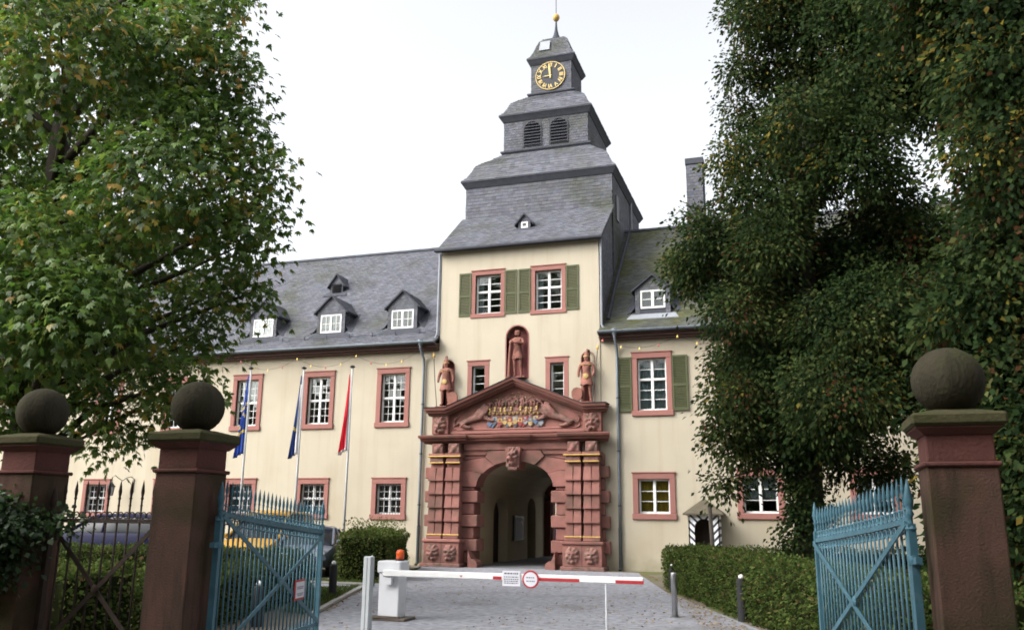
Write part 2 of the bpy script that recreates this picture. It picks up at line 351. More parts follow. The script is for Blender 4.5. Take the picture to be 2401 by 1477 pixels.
# ------------------------------------------------------------------ ground, drive, lane
struct('ground', MB().add([(-400,-400,0),(400,-400,0),(400,400,0),(-400,400,0)], [(0,1,2,3)]), 'soil')
DR = [(3.5,-60),(11.5,-60),(10.4,-21),(9.0,-15.3),(6.55,-8.4),(4.9,-2.2),(4.6,-.9),(1.9,-.7),(1.45,-.6),(1.45,11),(-1.45,11),(-1.45,-.6),(-3.4,-.9),(-.92,-9.7),(1.35,-16.3),(3.3,-21)]
struct('drive', MB().add([(x,y,.004) for x,y in DR], [tuple(range(len(DR)))]), 'gravel')
struct('lane', MB().add([(-30,-12.6,.008),(-.4,-11.6,.008),(-.95,-9.75,.008),(-30,-10.4,.008)], [(0,1,2,3)]), 'gravel')
struct('courtyard_paving', MB().add([(-30,10.95,.004),(30,10.95,.004),(30,40,.004),(-30,40,.004)], [(0,1,2,3)]), 'gravel')
struct('passage_floor', MB().add([(-1.75,-.3,.012),(1.75,-.3,.012),(1.75,10.9,.012),(-1.75,10.9,.012)], [(0,1,2,3)]), 'paving')
def kerb(a, b, w=.1, h=.06, n=None):
    a, b = Vector((*a,0)), Vector((*b,0)); L = (b-a).length; n = n or max(1, round(L/.9)); d = (b-a)/n; s = Vector((-d.y,d.x,0)).normalized()*w/2
    root = struct('kerb', MB().hexa([a-s*1.3,b-s*1.3,b+s*1.3,a+s*1.3], [v+Vector((0,0,.02)) for v in (a-s*1.3,b-s*1.3,b+s*1.3,a+s*1.3)]), 'soil')
    for i in range(n):
        p, q = a+d*i+d.normalized()*.006, a+d*(i+1)-d.normalized()*.006; j = random.uniform(-.008,.008)
        link('kerb_stone', MB().hexa([p-s,q-s,q+s,p+s], [v+Vector((0,0,h+j)) for v in (p-s,q-s,q+s,p+s)]), 'kerb_stone', root)
kerb((1.45,-16.5),(-.95,-9.72)); kerb((-.98,-9.66),(-12,-10.0)); 
# ------------------------------------------------------------------ windows
def barbox(mb, x0, x1, y0, y1, z0, z1): mb.box(x0,x1,y0,y1,z0,z1)
PANES = {}
def window(bld, xc, z0, z1, w, leaves, pc, prs, split=.5, sw=.2, yw=0.0, surround=True, grille=False, curtain=None, frame='white_paint', rec=.13, smat='sandstone_frame', name='window'):
    hx0, hx1, hz0, hz1 = xc-w/2+sw, xc+w/2-sw, z0+sw, z1-sw
    if surround:
        mb = MB(); p = .05
        mb.cbox(xc-w/2, hx0, yw-p, yw+.1, z0+sw*.999, z1-sw, .012); mb.cbox(hx1, xc+w/2, yw-p, yw+.1, z0+sw*.999, z1-sw, .012)
        mb.cbox(xc-w/2-.002, xc+w/2+.002, yw-p-.003, yw+.1, z1-sw, z1, .014); mb.cbox(xc-w/2-.03, xc+w/2+.03, yw-p-.03, yw+.1, z0, z0+sw, .016)
        mb.cbox(xc-w/2-.035, xc+w/2+.035, yw-p-.03, yw-.001, z1+.001, z1+.05, .014)
        par = link(name, mb, smat, bld)
    else: par = None
    f = .045; y0, y1 = yw+rec, yw+rec+.06; fm = MB()
    for a in ((hx0,hx0+f,hz0,hz1),(hx1-f,hx1,hz0,hz1),(hx0+f,hx1-f,hz0,hz0+f+.01),(hx0+f,hx1-f,hz1-f,hz1)): fm.box(a[0],a[1],y0,y1,a[2],a[3])
    ix0, ix1, iz0, iz1 = hx0+f, hx1-f, hz0+f+.01, hz1-f; m = .05; panes = []
    if len(prs) == 2: zs_ = [(iz0, iz0+(iz1-iz0)*split-m*.6), (iz0+(iz1-iz0)*split+m*.6, iz1)]
    else: zs_ = [(iz0, iz1)]
    for i in range(1, leaves):
        x = ix0+(ix1-ix0)*i/leaves; fm.box(x-m*.75, x+m*.75, y0-.012, y1+.001, iz0-.001, iz1+.001)
    if len(zs_) == 2: fm.box(ix0-.001, ix1+.001, y0-.02, y1-.003, zs_[0][1], zs_[1][0])
    t = .009 if pc > 1 else .011
    for (a, b), pr in zip(zs_, prs):
        for i in range(leaves):
            l0 = ix0+(ix1-ix0)*i/leaves+(m*.75 if i else 0); l1 = ix0+(ix1-ix0)*(i+1)/leaves-(m*.75 if i < leaves-1 else 0)
            st = .015; 
            for q in ((l0,l0+st,a,b),(l1-st,l1,a,b),(l0+st,l1-st,a,a+st),(l0+st,l1-st,b-st,b)): fm.box(q[0],q[1],y0+.008,y1-.008,q[2],q[3])
            l0 += st; l1 -= st; a2, b2 = a+st, b-st
            for c in range(1, pc): x = l0+(l1-l0)*c/pc; fm.box(x-t, x+t, y0+.014, y1-.016, a2, b2)
            for r in range(1, pr): z = a2+(b2-a2)*r/pr; fm.box(l0, l1, y0+.013, y1-.015, z-t, z+t)
            for c in range(pc):
                for r in range(pr):
                    panes.append((l0+(l1-l0)*c/pc, l0+(l1-l0)*(c+1)/pc, a2+(b2-a2)*r/pr, a2+(b2-a2)*(r+1)/pr))
    fo = link('window_frame' if surround else name, fm, frame, par or bld)
    pp = par or fo
    for a, b, c, d in panes:
        key = (round(b-a, 3), round(d-c, 3))
        if key not in PANES:
            PANES[key] = MB().box(-(b-a)/2, (b-a)/2, -.002, .002, -(d-c)/2, (d-c)/2).mesh('pane')
        link('pane', PANES[key], 'glass', pp, at=((a+b)/2, y0+.03, (c+d)/2), rot=(random.uniform(-.012,.012), 0, random.uniform(-.015,.015)))
    if grille:
        g = MB()
        for i in range(1, 9): x = hx0+(hx1-hx0)*i/9; g.box(x-.007, x+.007, yw+.03, yw+.044, hz0, hz1)
        for k in (.06, .5, .94): z = hz0+(hz1-hz0)*k; g.box(hx0, hx1, yw+.028, yw+.046, z-.008, z+.008)
        link('grille', g, 'dark_iron', pp)
    if curtain:
        kind, ext = curtain; cm = MB(); n = 28; X0, X1 = hx0-.1, hx1+.1
        def strip(xa, xb, za, zb, amp):
            k = len(cm.v)
            for i in range(n+1):
                x = xa+(xb-xa)*i/n; y = yw+.3+amp*math.sin(i*1.9)+amp*.4*math.sin(i*.7+xc)
                cm.v += [(x,y,za),(x,y,zb)]
            cm.f += [(k+2*i, k+2*i+2, k+2*i+3, k+2*i+1) for i in range(n)]
        if ext == 'full': strip(X0, X1, hz0-.1, hz1+.1, .03)
        elif ext == 'sides': strip(X0, X0+(X1-X0)*.27, hz0-.1, hz1+.1, .03); strip(X1-(X1-X0)*.2, X1, hz0-.1, hz1+.1, .03)
        elif ext == 'top': strip(X0, X1, hz0+(hz1-hz0)*.4, hz1+.1, .02)
        link('curtain', cm.mesh('curtain', True), kind, pp)
    return (hx0, hx1, hz0, hz1, 0)
def shutter(bld, x0, x1, z0, z1, yw=0.0):
    mb = MB(); s = .06; y0, y1 = yw-.075, yw-.035
    mb.box(x0,x0+s,y0,y1,z0,z1); mb.box(x1-s,x1,y0,y1,z0,z1)
    zm = z0+(z1-z0)*.46
    for a, b in ((z0,z0+.1),(zm-.04,zm+.04),(z1-.07,z1)): mb.box(x0+s,x1-s,y0+.002,y1-.002,a,b)
    o = link('shutter', mb, 'shutter_green', bld)
    sl_ = MB()
    for a, b in ((z0+.1,zm-.04),(zm+.04,z1-.07)):
        n = int((b-a)/.058)
        for i in range(n):
            z = a+(b-a)*(i+.5)/n; h = .02
            sl_.hexa([(x0+s,y0+.006,z-h),(x1-s,y0+.006,z-h),(x1-s,y1-.004,z+h-.012),(x0+s,y1-.004,z+h-.012)], [(x0+s,y0+.006,z-h+.011),(x1-s,y0+.006,z-h+.011),(x1-s,y1-.004,z+h),(x0+s,y1-.004,z+h)])
    link('slats', sl_, 'shutter_green', o, kind='stuff')
    hg = MB(); hg.box(x0+.01,x1-.01,yw-.034,yw-.02,z1-.3,z1-.27); hg.box(x0+.01,x1-.01,yw-.034,yw-.02,z0+.25,z0+.28); link('hinge', hg, 'dark_iron', o)
def downpipe(bld, x, ztop, yo=-.09, zswan=None):
    mb = MB(); pts = [(x,-.5,ztop),(x,-.5,ztop-.18),(x,yo-.02,ztop-.55),(x,yo,ztop-.75)]+[(x,yo,z) for z in np.linspace(ztop-1, 1.45, 6)]
    mb.tube(pts, .05, 10); o = link('downpipe', mb.mesh('downpipe', True), 'zinc', bld)
    link('hopper', MB().lathe([(.05,-.12),(.09,-.02),(.11,.08),(.11,.14)], 12, (x,-.5,ztop)), 'zinc', o)
    link('standpipe', MB().tube([(x,yo,1.45),(x,yo,.12),(x,yo-.12,.02)], .062, 10), 'zinc_dark', o)
    for z in (2.2, 4.1, 6.0): link('bracket', MB().lathe([(.065,-.025),(.065,.025)], 10, (x,yo,z)), 'zinc_dark', o)
# ------------------------------------------------------------------ wings
EAVE = [(-.52,8.38),(0.35,8.92),(5.2,14.1)]
def dormer(bld, xc, yf, zb, w, hw, hg, leaves, pc, prs, ww, wz0, wz1, smat, curtain=None, back=3.0, louvre=False, flare=True):
    x0, x1, zt = xc-w/2, xc+w/2, zb+hw
    mb = MB(); hole = [] if louvre else [(xc-ww/2, xc+ww/2, wz0, wz1, 0)]
    sheet(mb, x0, x1, zb, zt, hole, lambda x,t,z:(x,yf+t,z), .14)
    mb.add([(x0,yf,zt),(x1,yf,zt),(xc,yf,zt+hg)], [(0,1,2)])
    for x in (x0, x1): mb.add([(x,yf,zb),(x,yf+back,zb),(x,yf+back,zt),(x,yf,zt)], [(0,1,2,3)])
    d = link('dormer', mb, 'slate_trim', bld)
    ov = .14; yb = yf+back; dz = hg/(w/2)*ov
    ql = [((x0-ov,yb,zt-dz),(x0-ov,yf-.12,zt-dz),(xc,yf-.12,zt+hg),(xc,yb,zt+hg)), ((x1+ov,yf-.12,zt-dz),(x1+ov,yb,zt-dz),(xc,yb,zt+hg),(xc,yf-.12,zt+hg))]
    rf = MB()
    for q in ql: rf.hexa([Vector(p)-Vector((0,0,.07)) for p in q], [Vector(p)-Vector((0,0,.005)) for p in q])
    r = link('dormer_roof', rf, 'slate_trim', bld); slates('slates', [(q[0],q[1],q[2],q[3]) for q in ql], smat, r, .15, .12)
    e = .012
    qs = [((x0,yf-e,zt),(x1,yf-e,zt),(xc,yf-e,zt+hg),(xc,yf-e,zt+hg)), ((x0,yf-e,zb),(xc-ww/2-.02,yf-e,zb),(xc-ww/2-.02,yf-e,zt),(x0,yf-e,zt)), ((xc+ww/2+.02,yf-e,zb),(x1,yf-e,zb),(x1,yf-e,zt),(xc+ww/2+.02,yf-e,zt)),
          ((xc-ww/2-.02,yf-e,wz1+.02),(xc+ww/2+.02,yf-e,wz1+.02),(xc+ww/2+.02,yf-e,zt),(xc-ww/2-.02,yf-e,zt)),
          ((x1+e,yf,zb),(x1+e,yb,zb),(x1+e,yb,zt),(x1+e,yf,zt)), ((x0-e,yb,zb),(x0-e,yf,zb),(x0-e,yf,zt),(x0-e,yb,zt))]
    slates('slates', qs, 'slate', d, .15, .12)
    fl = MB().hexa([(x0-.3,yf-.22,zb-.14),(x1+.3,yf-.22,zb-.14),(x1+.16,yf+.02,zb+.03),(x0-.16,yf+.02,zb+.03)], [(x0-.3,yf-.22,zb-.11),(x1+.3,yf-.22,zb-.11),(x1+.16,yf-.01,zb+.1),(x0-.16,yf-.01,zb+.1)])
    link('flashing', fl, 'lead' if smat == 'slate_mossy' else 'slate_trim', d)
    if flare:   # swept slate cheeks running out onto the main roof
        for s in (-1, 1):
            xs_ = x0 if s < 0 else x1; fm = MB(); n = 9
            for i in range(n):
                a = i/(n-1); yy = yf+.92*a; zz = zb+.07+.92*a*1.068
                off = .34*(1-.35*a)
                fm.v += [(xs_+s*.004, yy+.02, zz+.3*(1-a)+.04), (xs_+s*off*.45, yy, zz+.1*(1-a)+.03), (xs_+s*off, yy-.02, zz+.035)]
            for i in range(n-1):
                for k in range(2):
                    q = (i*3+k, i*3+k+1, i*3+k+4, i*3+k+3); fm.f.append(q)
            link('swept_cheek', fm.mesh('swept_cheek', True), 'slate_trim', d)
    if louvre:
        link('louvre_frame', MB().box(xc-ww/2,xc+ww/2,yf-.04,yf-.002,wz0,wz1), 'slate_trim', d)
        for i in range(4):
            z = wz0+(wz1-wz0)*(i+.5)/4; link('louvre_slat', MB().hexa([(xc-ww/2+.03,yf-.1,z-.05),(xc+ww/2-.03,yf-.1,z-.05),(xc+ww/2-.03,yf-.045,z+.02),(xc-ww/2+.03,yf-.045,z+.02)],[(xc-ww/2+.03,yf-.1,z-.035),(xc+ww/2-.03,yf-.1,z-.035),(xc+ww/2-.03,yf-.045,z+.035),(xc-ww/2+.03,yf-.045,z+.035)]), 'slate', d)
    else:
        window(bld, xc, wz0, wz1, ww, leaves, pc, prs, sw=0, yw=yf, surround=False, curtain=curtain, rec=-.03, name='dormer_window')
def wing(name, label, X0, X1, holes_fn, smat, dorm, dp, snow=True, end=None):
    b = thing(name, label, 'building', ((X0+X1)/2, 0, 0))
    holes = holes_fn(b)
    mb = MB(); sheet(mb, X0, X1, 0, 8.4, holes, lambda x,t,z:(x,t,z), .5)
    mb.box(X0,X1,10.0,10.4,0,8.4); mb.box(X0-.4,X0,0,10.4,0,8.4); mb.box(X1,X1+.4,.55,10.4,0,8.4) if X1 > 10 else None
    for z in (4.25, 8.3): mb.box(X0,X1,.52,9.98,z,z+.15)
    for x in np.arange(X0+3, X1-1, 6.6): mb.box(x,x+.15,.52,9.9,.02,8.2)
    link('wall', mb, 'stucco', b)
    rb = MB(); prof = EAVE+[(10.9-.15,8.38)]
    for (ya,za),(yb,zb) in zip(prof, prof[1:]):
        rb.hexa([(X0,ya,za-.08),(X1,ya,za-.08),(X1,yb,zb-.08),(X0,yb,zb-.08)], [(X0,ya,za),(X1,ya,za),(X1,yb,zb),(X0,yb,zb)])
    roof = link('roof', rb, 'slate_trim', b)
    slates('slates', [((X0,ya,za),(X1,ya,za),(X1,yb,zb),(X0,yb,zb)) for (ya,za),(yb,zb) in zip(EAVE, EAVE[1:])], smat, roof, .19, .13)
    rid = MB()
    for x in np.arange(X0, X1-.05, .5): rid.prism([(0,0),(.13,-.12),(.15,-.09),(0,.05),(-.15,-.09),(-.13,-.12)], 0, 1); k = rid.v[-12:]; rid.v[-12:] = [(x+min(.49, X1-x)*v[1], 5.2+v[0], 14.12+v[2]+.004*math.sin(x*7)) for v in k]
    link('ridge_slates', rid, 'slate_trim', roof, kind='stuff')
    ev = MB(); ev.box(X0,X1,-.26,.0,8.12,8.19); ev.box(X0,X1,-.36,-.001,8.19,8.28); ev.box(X0,X1,-.48,-.002,8.28,8.36); link('eaves_cornice', ev, 'eave_wood', b)
    gt = MB(); n = 9
    prof_ = [(-.55+.075*math.cos(math.pi+math.pi*i/n), 8.40+.075*math.sin(math.pi+math.pi*i/n)) for i in range(n+1)]
    for (a,c),(d,e) in zip(prof_, prof_[1:]): gt.hexa([(X0,a,c),(X1,a,c),(X1,d,e),(X0,d,e)],[(X0,a*.99-.005,c+.012),(X1,a*.99-.005,c+.012),(X1,d*.99-.005,e+.012),(X0,d*.99-.005,e+.012)])
    link('gutter', gt, 'zinc', b)
    if snow:
        sn = MB()
        for x in np.arange(X0+.5, X1-.2, 1.05): sn.box(x-.015,x+.015,.3,.33,8.88,9.08)
        for z in (8.98, 9.06): sn.tube([(X0+.3,.3,z),(X1-.2,.3,z)], .009, 5)
        link('snow_guard', sn, 'slate_trim', roof)
    for d in dorm: dormer(b, *d[0], **d[1])
    downpipe(b, dp, 8.33)
    return b
def left_holes(b):
    hs_ = []
    for x in (-5.14, -8.46, -11.85, -15.3, -19.0, -22.5, -26): hs_.append(window(b, x, 5.15, 7.47, 1.43, 2, 2, (3, 3)))
    for x in (-5.15, -8.48, -11.8, -15.4, -19.1, -22.6, -26): hs_.append(window(b, x, 1.64, 3.18, 1.45, 2, 2, (2, 2), grille=True))
    return hs_
ldorm = [((x,.62,9.12,1.32,1.13,.62,2,2,(2,),.98,9.24,10.02,'slate'), dict(curtain=('net_curtain','full') if x == -8.45 else None)) for x in (-5.15, -8.45, -11.75)] + [((-9.55,2.85,11.55,.62,.55,.42,1,1,(1,),.46,11.62,12.02,'slate'), dict(louvre=True, back=2, flare=False))]
LW = wing('castle_wing', 'cream castle wing with slate roof and dormers left of the tower, behind the flags', -31, -3.22, left_holes, 'slate', ldorm, -3.82)
def right_holes(b):
    hs_ = [window(b, 5.08, 5.33, 7.62, 1.44, 2, 1, (3, 2), split=.6, curtain=('net_curtain','full'))]
    shutter(b, 3.82, 4.36, 5.5, 7.48); shutter(b, 5.81, 6.36, 5.5, 7.48)
    hs_.append(window(b, 5.05, 1.74, 3.32, 1.49, 2, 1, (3,), curtain=('curtain_ochre','full')))
    hs_.append(window(b, 8.62, 1.78, 3.40, 1.52, 2, 1, (3,), curtain=('net_curtain','top')))
    for x in (12.2, 15.8):
        hs_.append(window(b, x, 1.78, 3.40, 1.5, 2, 1, (3,), curtain=('net_curtain','top')))
    for x in (8.65, 12.2, 15.8):
        hs_.append(window(b, x, 5.36, 7.65, 1.44, 2, 1, (3, 2), split=.6)); shutter(b, x-1.27, x-.73, 5.5, 7.5); shutter(b, x+.73, x+1.27, 5.5, 7.5)
    return hs_
rdorm = [((5.1,.62,9.12,1.32,1.12,.52,2,1,(2,),.92,9.42,10.12,'slate_mossy'), dict(curtain=('net_lilac','full'))), ((8.7,.62,9.12,1.32,1.12,.52,2,1,(2,),.92,9.42,10.12,'slate_mossy'), {})]
RW = wing('castle_wing', 'cream castle wing with mossy slate roof and green shutters right of the tower', 3.22, 26, right_holes, 'slate_mossy', rdorm, 3.84, snow=False)
ch = MB().box(6.0,6.7,5.7,6.5,13.4,17.15); co = link('chimney', ch, 'slate_trim', RW)
slates('slates', [((6.0,5.69,13.6),(6.7,5.69,13.6),(6.7,5.69,17.1),(6.0,5.69,17.1)),((6.71,5.7,13.6),(6.71,6.5,13.6),(6.71,6.5,17.1),(6.71,5.7,17.1)),((5.99,6.5,13.6),(5.99,5.7,13.6),(5.99,5.7,17.1),(5.99,6.5,17.1))], 'slate', co, .16, .14)
link('chimney_cap', MB().box(5.95,6.75,5.65,6.55,17.15,17.42), 'slate_trim', co)
# ------------------------------------------------------------------ gate tower
T = thing('gate_tower', 'slate-clad stepped clock tower over a cream gatehouse bay', 'tower', (0, 5, 0))
th = []
for s in (-1, 1):
    th.append(window(T, s*1.22, 9.30, 11.2, 1.38, 2, 1, (3, 2), split=.58, sw=.17, curtain=('net_curtain','sides')))
    th.append(window(T, s*1.56, 5.9, 7.6, .9, 1, 1, (4,), sw=.19))
    shutter(T, s*1.92 if s > 0 else -2.42, 2.42 if s > 0 else -1.92, 9.4, 11.15); shutter(T, .03 if s > 0 else -.52, .52 if s > 0 else -.03, 9.4, 11.15)
NICHE = [(-.43,.43,6.86,8.9,.43), (-3.03,-2.55,5.85,7.68,.24), (2.5,2.98,5.85,7.76,.24)]
tw = MB()
sheet(tw, -3.2, 3.2, 0, 12.2, th+NICHE+[(-1.6,1.6,0,3.8,.95)], lambda x,t,z:(x,t-.04,z), .56)
for s in (-1, 1): tw.add([(s*3.2,-.04,0),(s*3.2,10.4,0),(s*3.2,10.4,8.2),(s*3.2,-.04,8.2)], [(0,1,2,3)])
sheet(tw, -3.2, 3.2, 0, 12.2, [(-1.45,1.45,0,3.5,.9)], lambda x,t,z:(x,10.4-t,z), .3)
for s in (-1, 1): tw.add([(s*3.2,-.04,8.2),(s*3.2,2.6,8.2),(s*3.2,2.6,13.9),(s*3.2,-.04,12.2)], [(0,1,2,3)])
tw.box(-3.19,3.19,.53,10.2,4.4,4.6); tw.box(-3.19,3.19,.53,10.2,8.4,8.55)
link('wall', tw, 'stucco', T)
for (a,b,c,d,r) in NICHE:
    nb = MB(); pts = outline(a,b,c,d,r); n = len(pts)
    dep = .30; nb.add([(x,dep,z) for x,z in pts], [tuple(range(n))])
    for i in range(n):
        p, q = pts[i], pts[(i+1)%n]; nb.add([(p[0],-.042,p[1]),(q[0],-.042,q[1]),(q[0],dep,q[1]),(p[0],dep,p[1])], [(0,1,2,3)])
    cx = (a+b)/2; out_ = [((x-cx)*1.1+cx, (z if z < d-r else (z-(d-r))*1.1+(d-r))) for x, z in pts]
    for i in range(1, n): nb.add([(pts[i][0],-.05,pts[i][1]),(pts[(i+1)%n][0],-.05,pts[(i+1)%n][1]),(out_[(i+1)%n][0],-.05,out_[(i+1)%n][1]),(out_[i][0],-.05,out_[i][1])], [(0,1,2,3)])
    link('niche', nb, 'niche_paint', T)
# lean-to roof over the bay
q = ((-3.36,-.3,12.14),(3.36,-.3,12.14),(3.36,2.5,14.4),(-3.36,2.5,14.4))
lr = link('bay_roof', MB().hexa([Vector(p)-Vector((0,0,.12)) for p in q], q), 'slate_trim', T)
slates('slates', [q], 'slate', lr, .2, .14)
link('bay_gutter', MB().tube([(-3.4,-.36,12.1),(3.4,-.36,12.1)], .07, 8), 'slate_trim', T)
dormer(T, -.05, .95, 13.08, .52, .42, .3, 1, 1, (1,), .28, 13.18, 13.44, 'slate', back=1.0, flare=False)
# slate-hung flank of the bay above the wing roofs
fl_ = []
for s in (-1, 1):
    X = s*3.225
    p = [(X,-.03,8.3),(X,2.45,8.3),(X,2.45,14.3),(X,-.03,12.15)]
    fl_.append(tuple(p) if s > 0 else (p[1],p[0],p[3],p[2]))
slates('slates', fl_, 'slate', lr, .18, .14)
for s in (-1, 1): link('lead_flashing', MB().tube([(s*3.29,-.06,12.05),(s*3.29,-.1,8.75),(s*3.38,-.1,8.58)], .045, 8), 'lead', T)
link('valley', MB().tube([(3.5,5.0,13.95),(3.42,2.2,11.0),(3.42,.4,9.05)], [.06,.07,.08], 6), 'slate_trim', T)
YC = 5.85
def ring_quads(rings, tiers=None):
    qs = []
    for (w0,z0),(w1,z1) in zip(rings, rings[1:]):
        c = lambda w,sx,sy,z:(sx*w, YC+sy*w, z)
        qs += [(c(w0,-1,-1,z0),c(w0,1,-1,z0),c(w1,1,-1,z1),c(w1,-1,-1,z1)), (c(w0,1,-1,z0),c(w0,1,1,z0),c(w1,1,1,z1),c(w1,1,-1,z1)),
               (c(w0,1,1,z0),c(w0,-1,1,z0),c(w1,-1,1,z1),c(w1,1,1,z1)), (c(w0,-1,1,z0),c(w0,-1,-1,z0),c(w1,-1,-1,z1),c(w1,-1,1,z1))]
    return qs
def solid(rings, grow=-.012):
    mb = MB()
    for w, z in rings: w += grow; mb.v += [(-w,YC-w,z),(w,YC-w,z),(w,YC+w,z),(-w,YC+w,z)]
    for i in range(len(rings)-1):
        for j in range(4): mb.f.append((i*4+j, i*4+(j+1)%4, i*4+4+(j+1)%4, i*4+4+j))
    k = len(rings)*4-4; mb.f += [(3,2,1,0),(k,k+1,k+2,k+3)]; return mb
def tier(wall, eave_w, eave_z, roof, skirt=None, sw=.17, sh=.13, holes=None):
    t = link('tower_stage', solid(wall), 'slate_trim', T)
    slates('slates', ring_quads(wall) if not holes else holes, 'slate', t, sw, sh)
    w1 = wall[-1][0]
    link('eaves', solid([(w1+.04,eave_z-.30),(w1+.1,eave_z-.2),(eave_w-.02,eave_z-.07),(eave_w,eave_z-.06),(eave_w,eave_z)], 0), 'slate_trim', T)
    r = link('stage_roof', solid(roof), 'slate_trim', T); slates('slates', ring_quads(roof), 'slate', r, sw, sh*.95)
    if skirt: link('skirt', solid([(skirt[0]-.1,skirt[1]-.14),(skirt[0]-.02,skirt[1]-.05),(skirt[0],skirt[1]-.04),(skirt[0],skirt[1]+.03),(skirt[0]-.1,skirt[1]+.06)], 0), 'slate_trim', T)
tier([(3.26,8.6),(3.26,16.1)], 3.46, 16.12, [(3.45,16.12),(3.24,16.38),(3.08,16.7),(2.97,16.98),(2.78,17.16),(2.45,17.42),(2.04,17.8)], (2.1,17.93), .2, .15)
HB = (.62, .45, 18.09, 19.36)
w2 = 1.97; hb = []
def c2(x,z): return (x, YC-w2, z)
for a, b, z0, z1 in ((-w2,-HB[0]-HB[1],17.9,19.5),(-HB[0]+HB[1],HB[0]-HB[1],17.9,19.5),(HB[0]+HB[1],w2,17.9,19.5),(-HB[0]-HB[1],-HB[0]+HB[1],17.9,18.09),(HB[0]-HB[1],HB[0]+HB[1],17.9,18.09),(-HB[0]-HB[1],-HB[0]+HB[1],19.36,19.5),(HB[0]-HB[1],HB[0]+HB[1],19.36,19.5)):
    hb.append((c2(a,z0),c2(b,z0),c2(b,z1),c2(a,z1)))
hb += ring_quads([(w2,17.9),(w2,19.5)])[1:]
tier([(w2,17.9),(w2,19.5)], 2.18, 19.7, [(2.17,19.7),(2.0,19.9),(1.86,20.18),(1.76,20.44),(1.58,20.62),(1.3,20.85),(1.1,21.02)], (1.14,21.14), .15, .12, hb)
tier([(.98,21.0),(.98,22.8)], 1.17, 22.96, [(1.16,22.96),(1.02,23.15),(.9,23.42),(.8,23.75),(.7,24.02),(.55,24.22),(.34,24.36)], None, .13, .11)
# belfry louvres
for s in (-1, 1):
    cx = s*HB[0]; yf = YC-w2
    fr = MB(); pts = outline(cx-HB[1], cx+HB[1], HB[2], HB[3], .45); inn = outline(cx-HB[1]+.07, cx+HB[1]-.07, HB[2]+.05, HB[3]-.07, .38); n = len(pts)
    for i in range(n):
        j = (i+1)%n; fr.hexa([(pts[i][0],yf-.05,pts[i][1]),(pts[j][0],yf-.05,pts[j][1]),(inn[j][0],yf-.05,inn[j][1]),(inn[i][0],yf-.05,inn[i][1])],[(pts[i][0],yf+.02,pts[i][1]),(pts[j][0],yf+.02,pts[j][1]),(inn[j][0],yf+.02,inn[j][1]),(inn[i][0],yf+.02,inn[i][1])])
    arc = pts[2:]
    for a, b in zip(arc, arc[1:]): fr.add([(a[0],yf-.02,a[1]),(b[0],yf-.02,b[1]),(b[0],yf-.02,HB[3]+.02),(a[0],yf-.02,HB[3]+.02)], [(0,1,2,3)])
    fr.add([(p[0],yf-.005,p[1]) for p in inn], [tuple(range(n))])
    bf = link('belfry_opening', fr, 'black_paint', T)
    for i in range(8):
        z = HB[2]+.1+i*.145; hwid = HB[1]-.06
        if z > HB[3]-.45: hwid = max(.12, .39*math.sqrt(max(0, 1-((z-(HB[3]-.45))/.42)**2)))
        link('louvre_slat', MB().hexa([(cx-hwid,yf-.10,z-.05),(cx+hwid,yf-.10,z-.05),(cx+hwid,yf-.01,z+.02),(cx-hwid,yf-.01,z+.02)],[(cx-hwid,yf-.10,z-.034),(cx+hwid,yf-.10,z-.034),(cx+hwid,yf-.01,z+.036),(cx-hwid,yf-.01,z+.036)]), 'slate_trim', bf)
# clock
cy = YC-.98-.03; CZ = 22.0
ck = link('clock_face', MB().lathe([(.71,0),(.71,-.05),(.0001,-.05)], 48, (-.03,cy+.02,CZ), 'y'), 'black_paint', T)
rg = MB(); n = 56
for i in range(n):
    a, b = 2*math.pi*i/n, 2*math.pi*(i+1)/n
    P = lambda r,t,y:(-.03+r*math.cos(t), y, CZ+r*math.sin(t))
    rg.hexa([P(.69,a,cy-.055),P(.69,b,cy-.055),P(.72,b,cy-.055),P(.72,a,cy-.055)],[P(.69,a,cy-.02),P(.69,b,cy-.02),P(.72,b,cy-.02),P(.72,a,cy-.02)])
link('clock_ring', rg, 'clock_gold', ck)
def text_mesh(txt, size, ext=.006):
    cu = bpy.data.curves.new('txt', 'FONT'); cu.body = txt; cu.size = size; cu.extrude = ext; cu.align_x = 'CENTER'; cu.align_y = 'CENTER'; cu.offset = .006
    o = bpy.data.objects.new('txt', cu); COL.objects.link(o); dg = bpy.context.evaluated_depsgraph_get(); dg.update()
    me = bpy.data.meshes.new_from_object(o.evaluated_get(dg)); bpy.data.objects.remove(o); bpy.data.curves.remove(cu); return me
for i, s in enumerate(['XII','I','II','III','IV','V','VI','VII','VIII','IX','X','XI']):
    a = R(30*i); me = text_mesh(s, .22); xs_ = [v.co.x for v in me.vertices]; wd = max(xs_)-min(xs_); ys = [v.co.y for v in me.vertices]; ht = max(ys)-min(ys)
    me.transform(Matrix.Diagonal((min(1.1, .2/wd) if wd > .12 else 1.3, .2/ht, 1, 1)))
    link('numeral', me, 'clock_gold', ck, at=(-.03+.53*math.sin(a), cy-.052, CZ+.53*math.cos(a)), rot=(R(90), a, 0))
def hand(L, w, ang, y):
    mb = MB().prism([(-w*.55,-L*.22),(w*.55,-L*.22),(w,L*.55),(0,L),(-w,L*.55)], -.008, .008); link('clock_hand', mb, 'clock_gold', ck, at=(-.03,y,CZ), rot=(0,R(ang),0))
hand(.66, .05, -6, cy-.085); hand(.38, .022, -95, cy-.07)
link('hatch', MB().hexa([(-.62,YC-.93,23.42),(-.1,YC-.93,23.42),(-.1,YC-.78,23.95),(-.58,YC-.78,23.95)],[(-.62,YC-.97,23.44),(-.1,YC-.97,23.44),(-.1,YC-.82,23.97),(-.58,YC-.82,23.97)]), 'lead', T)
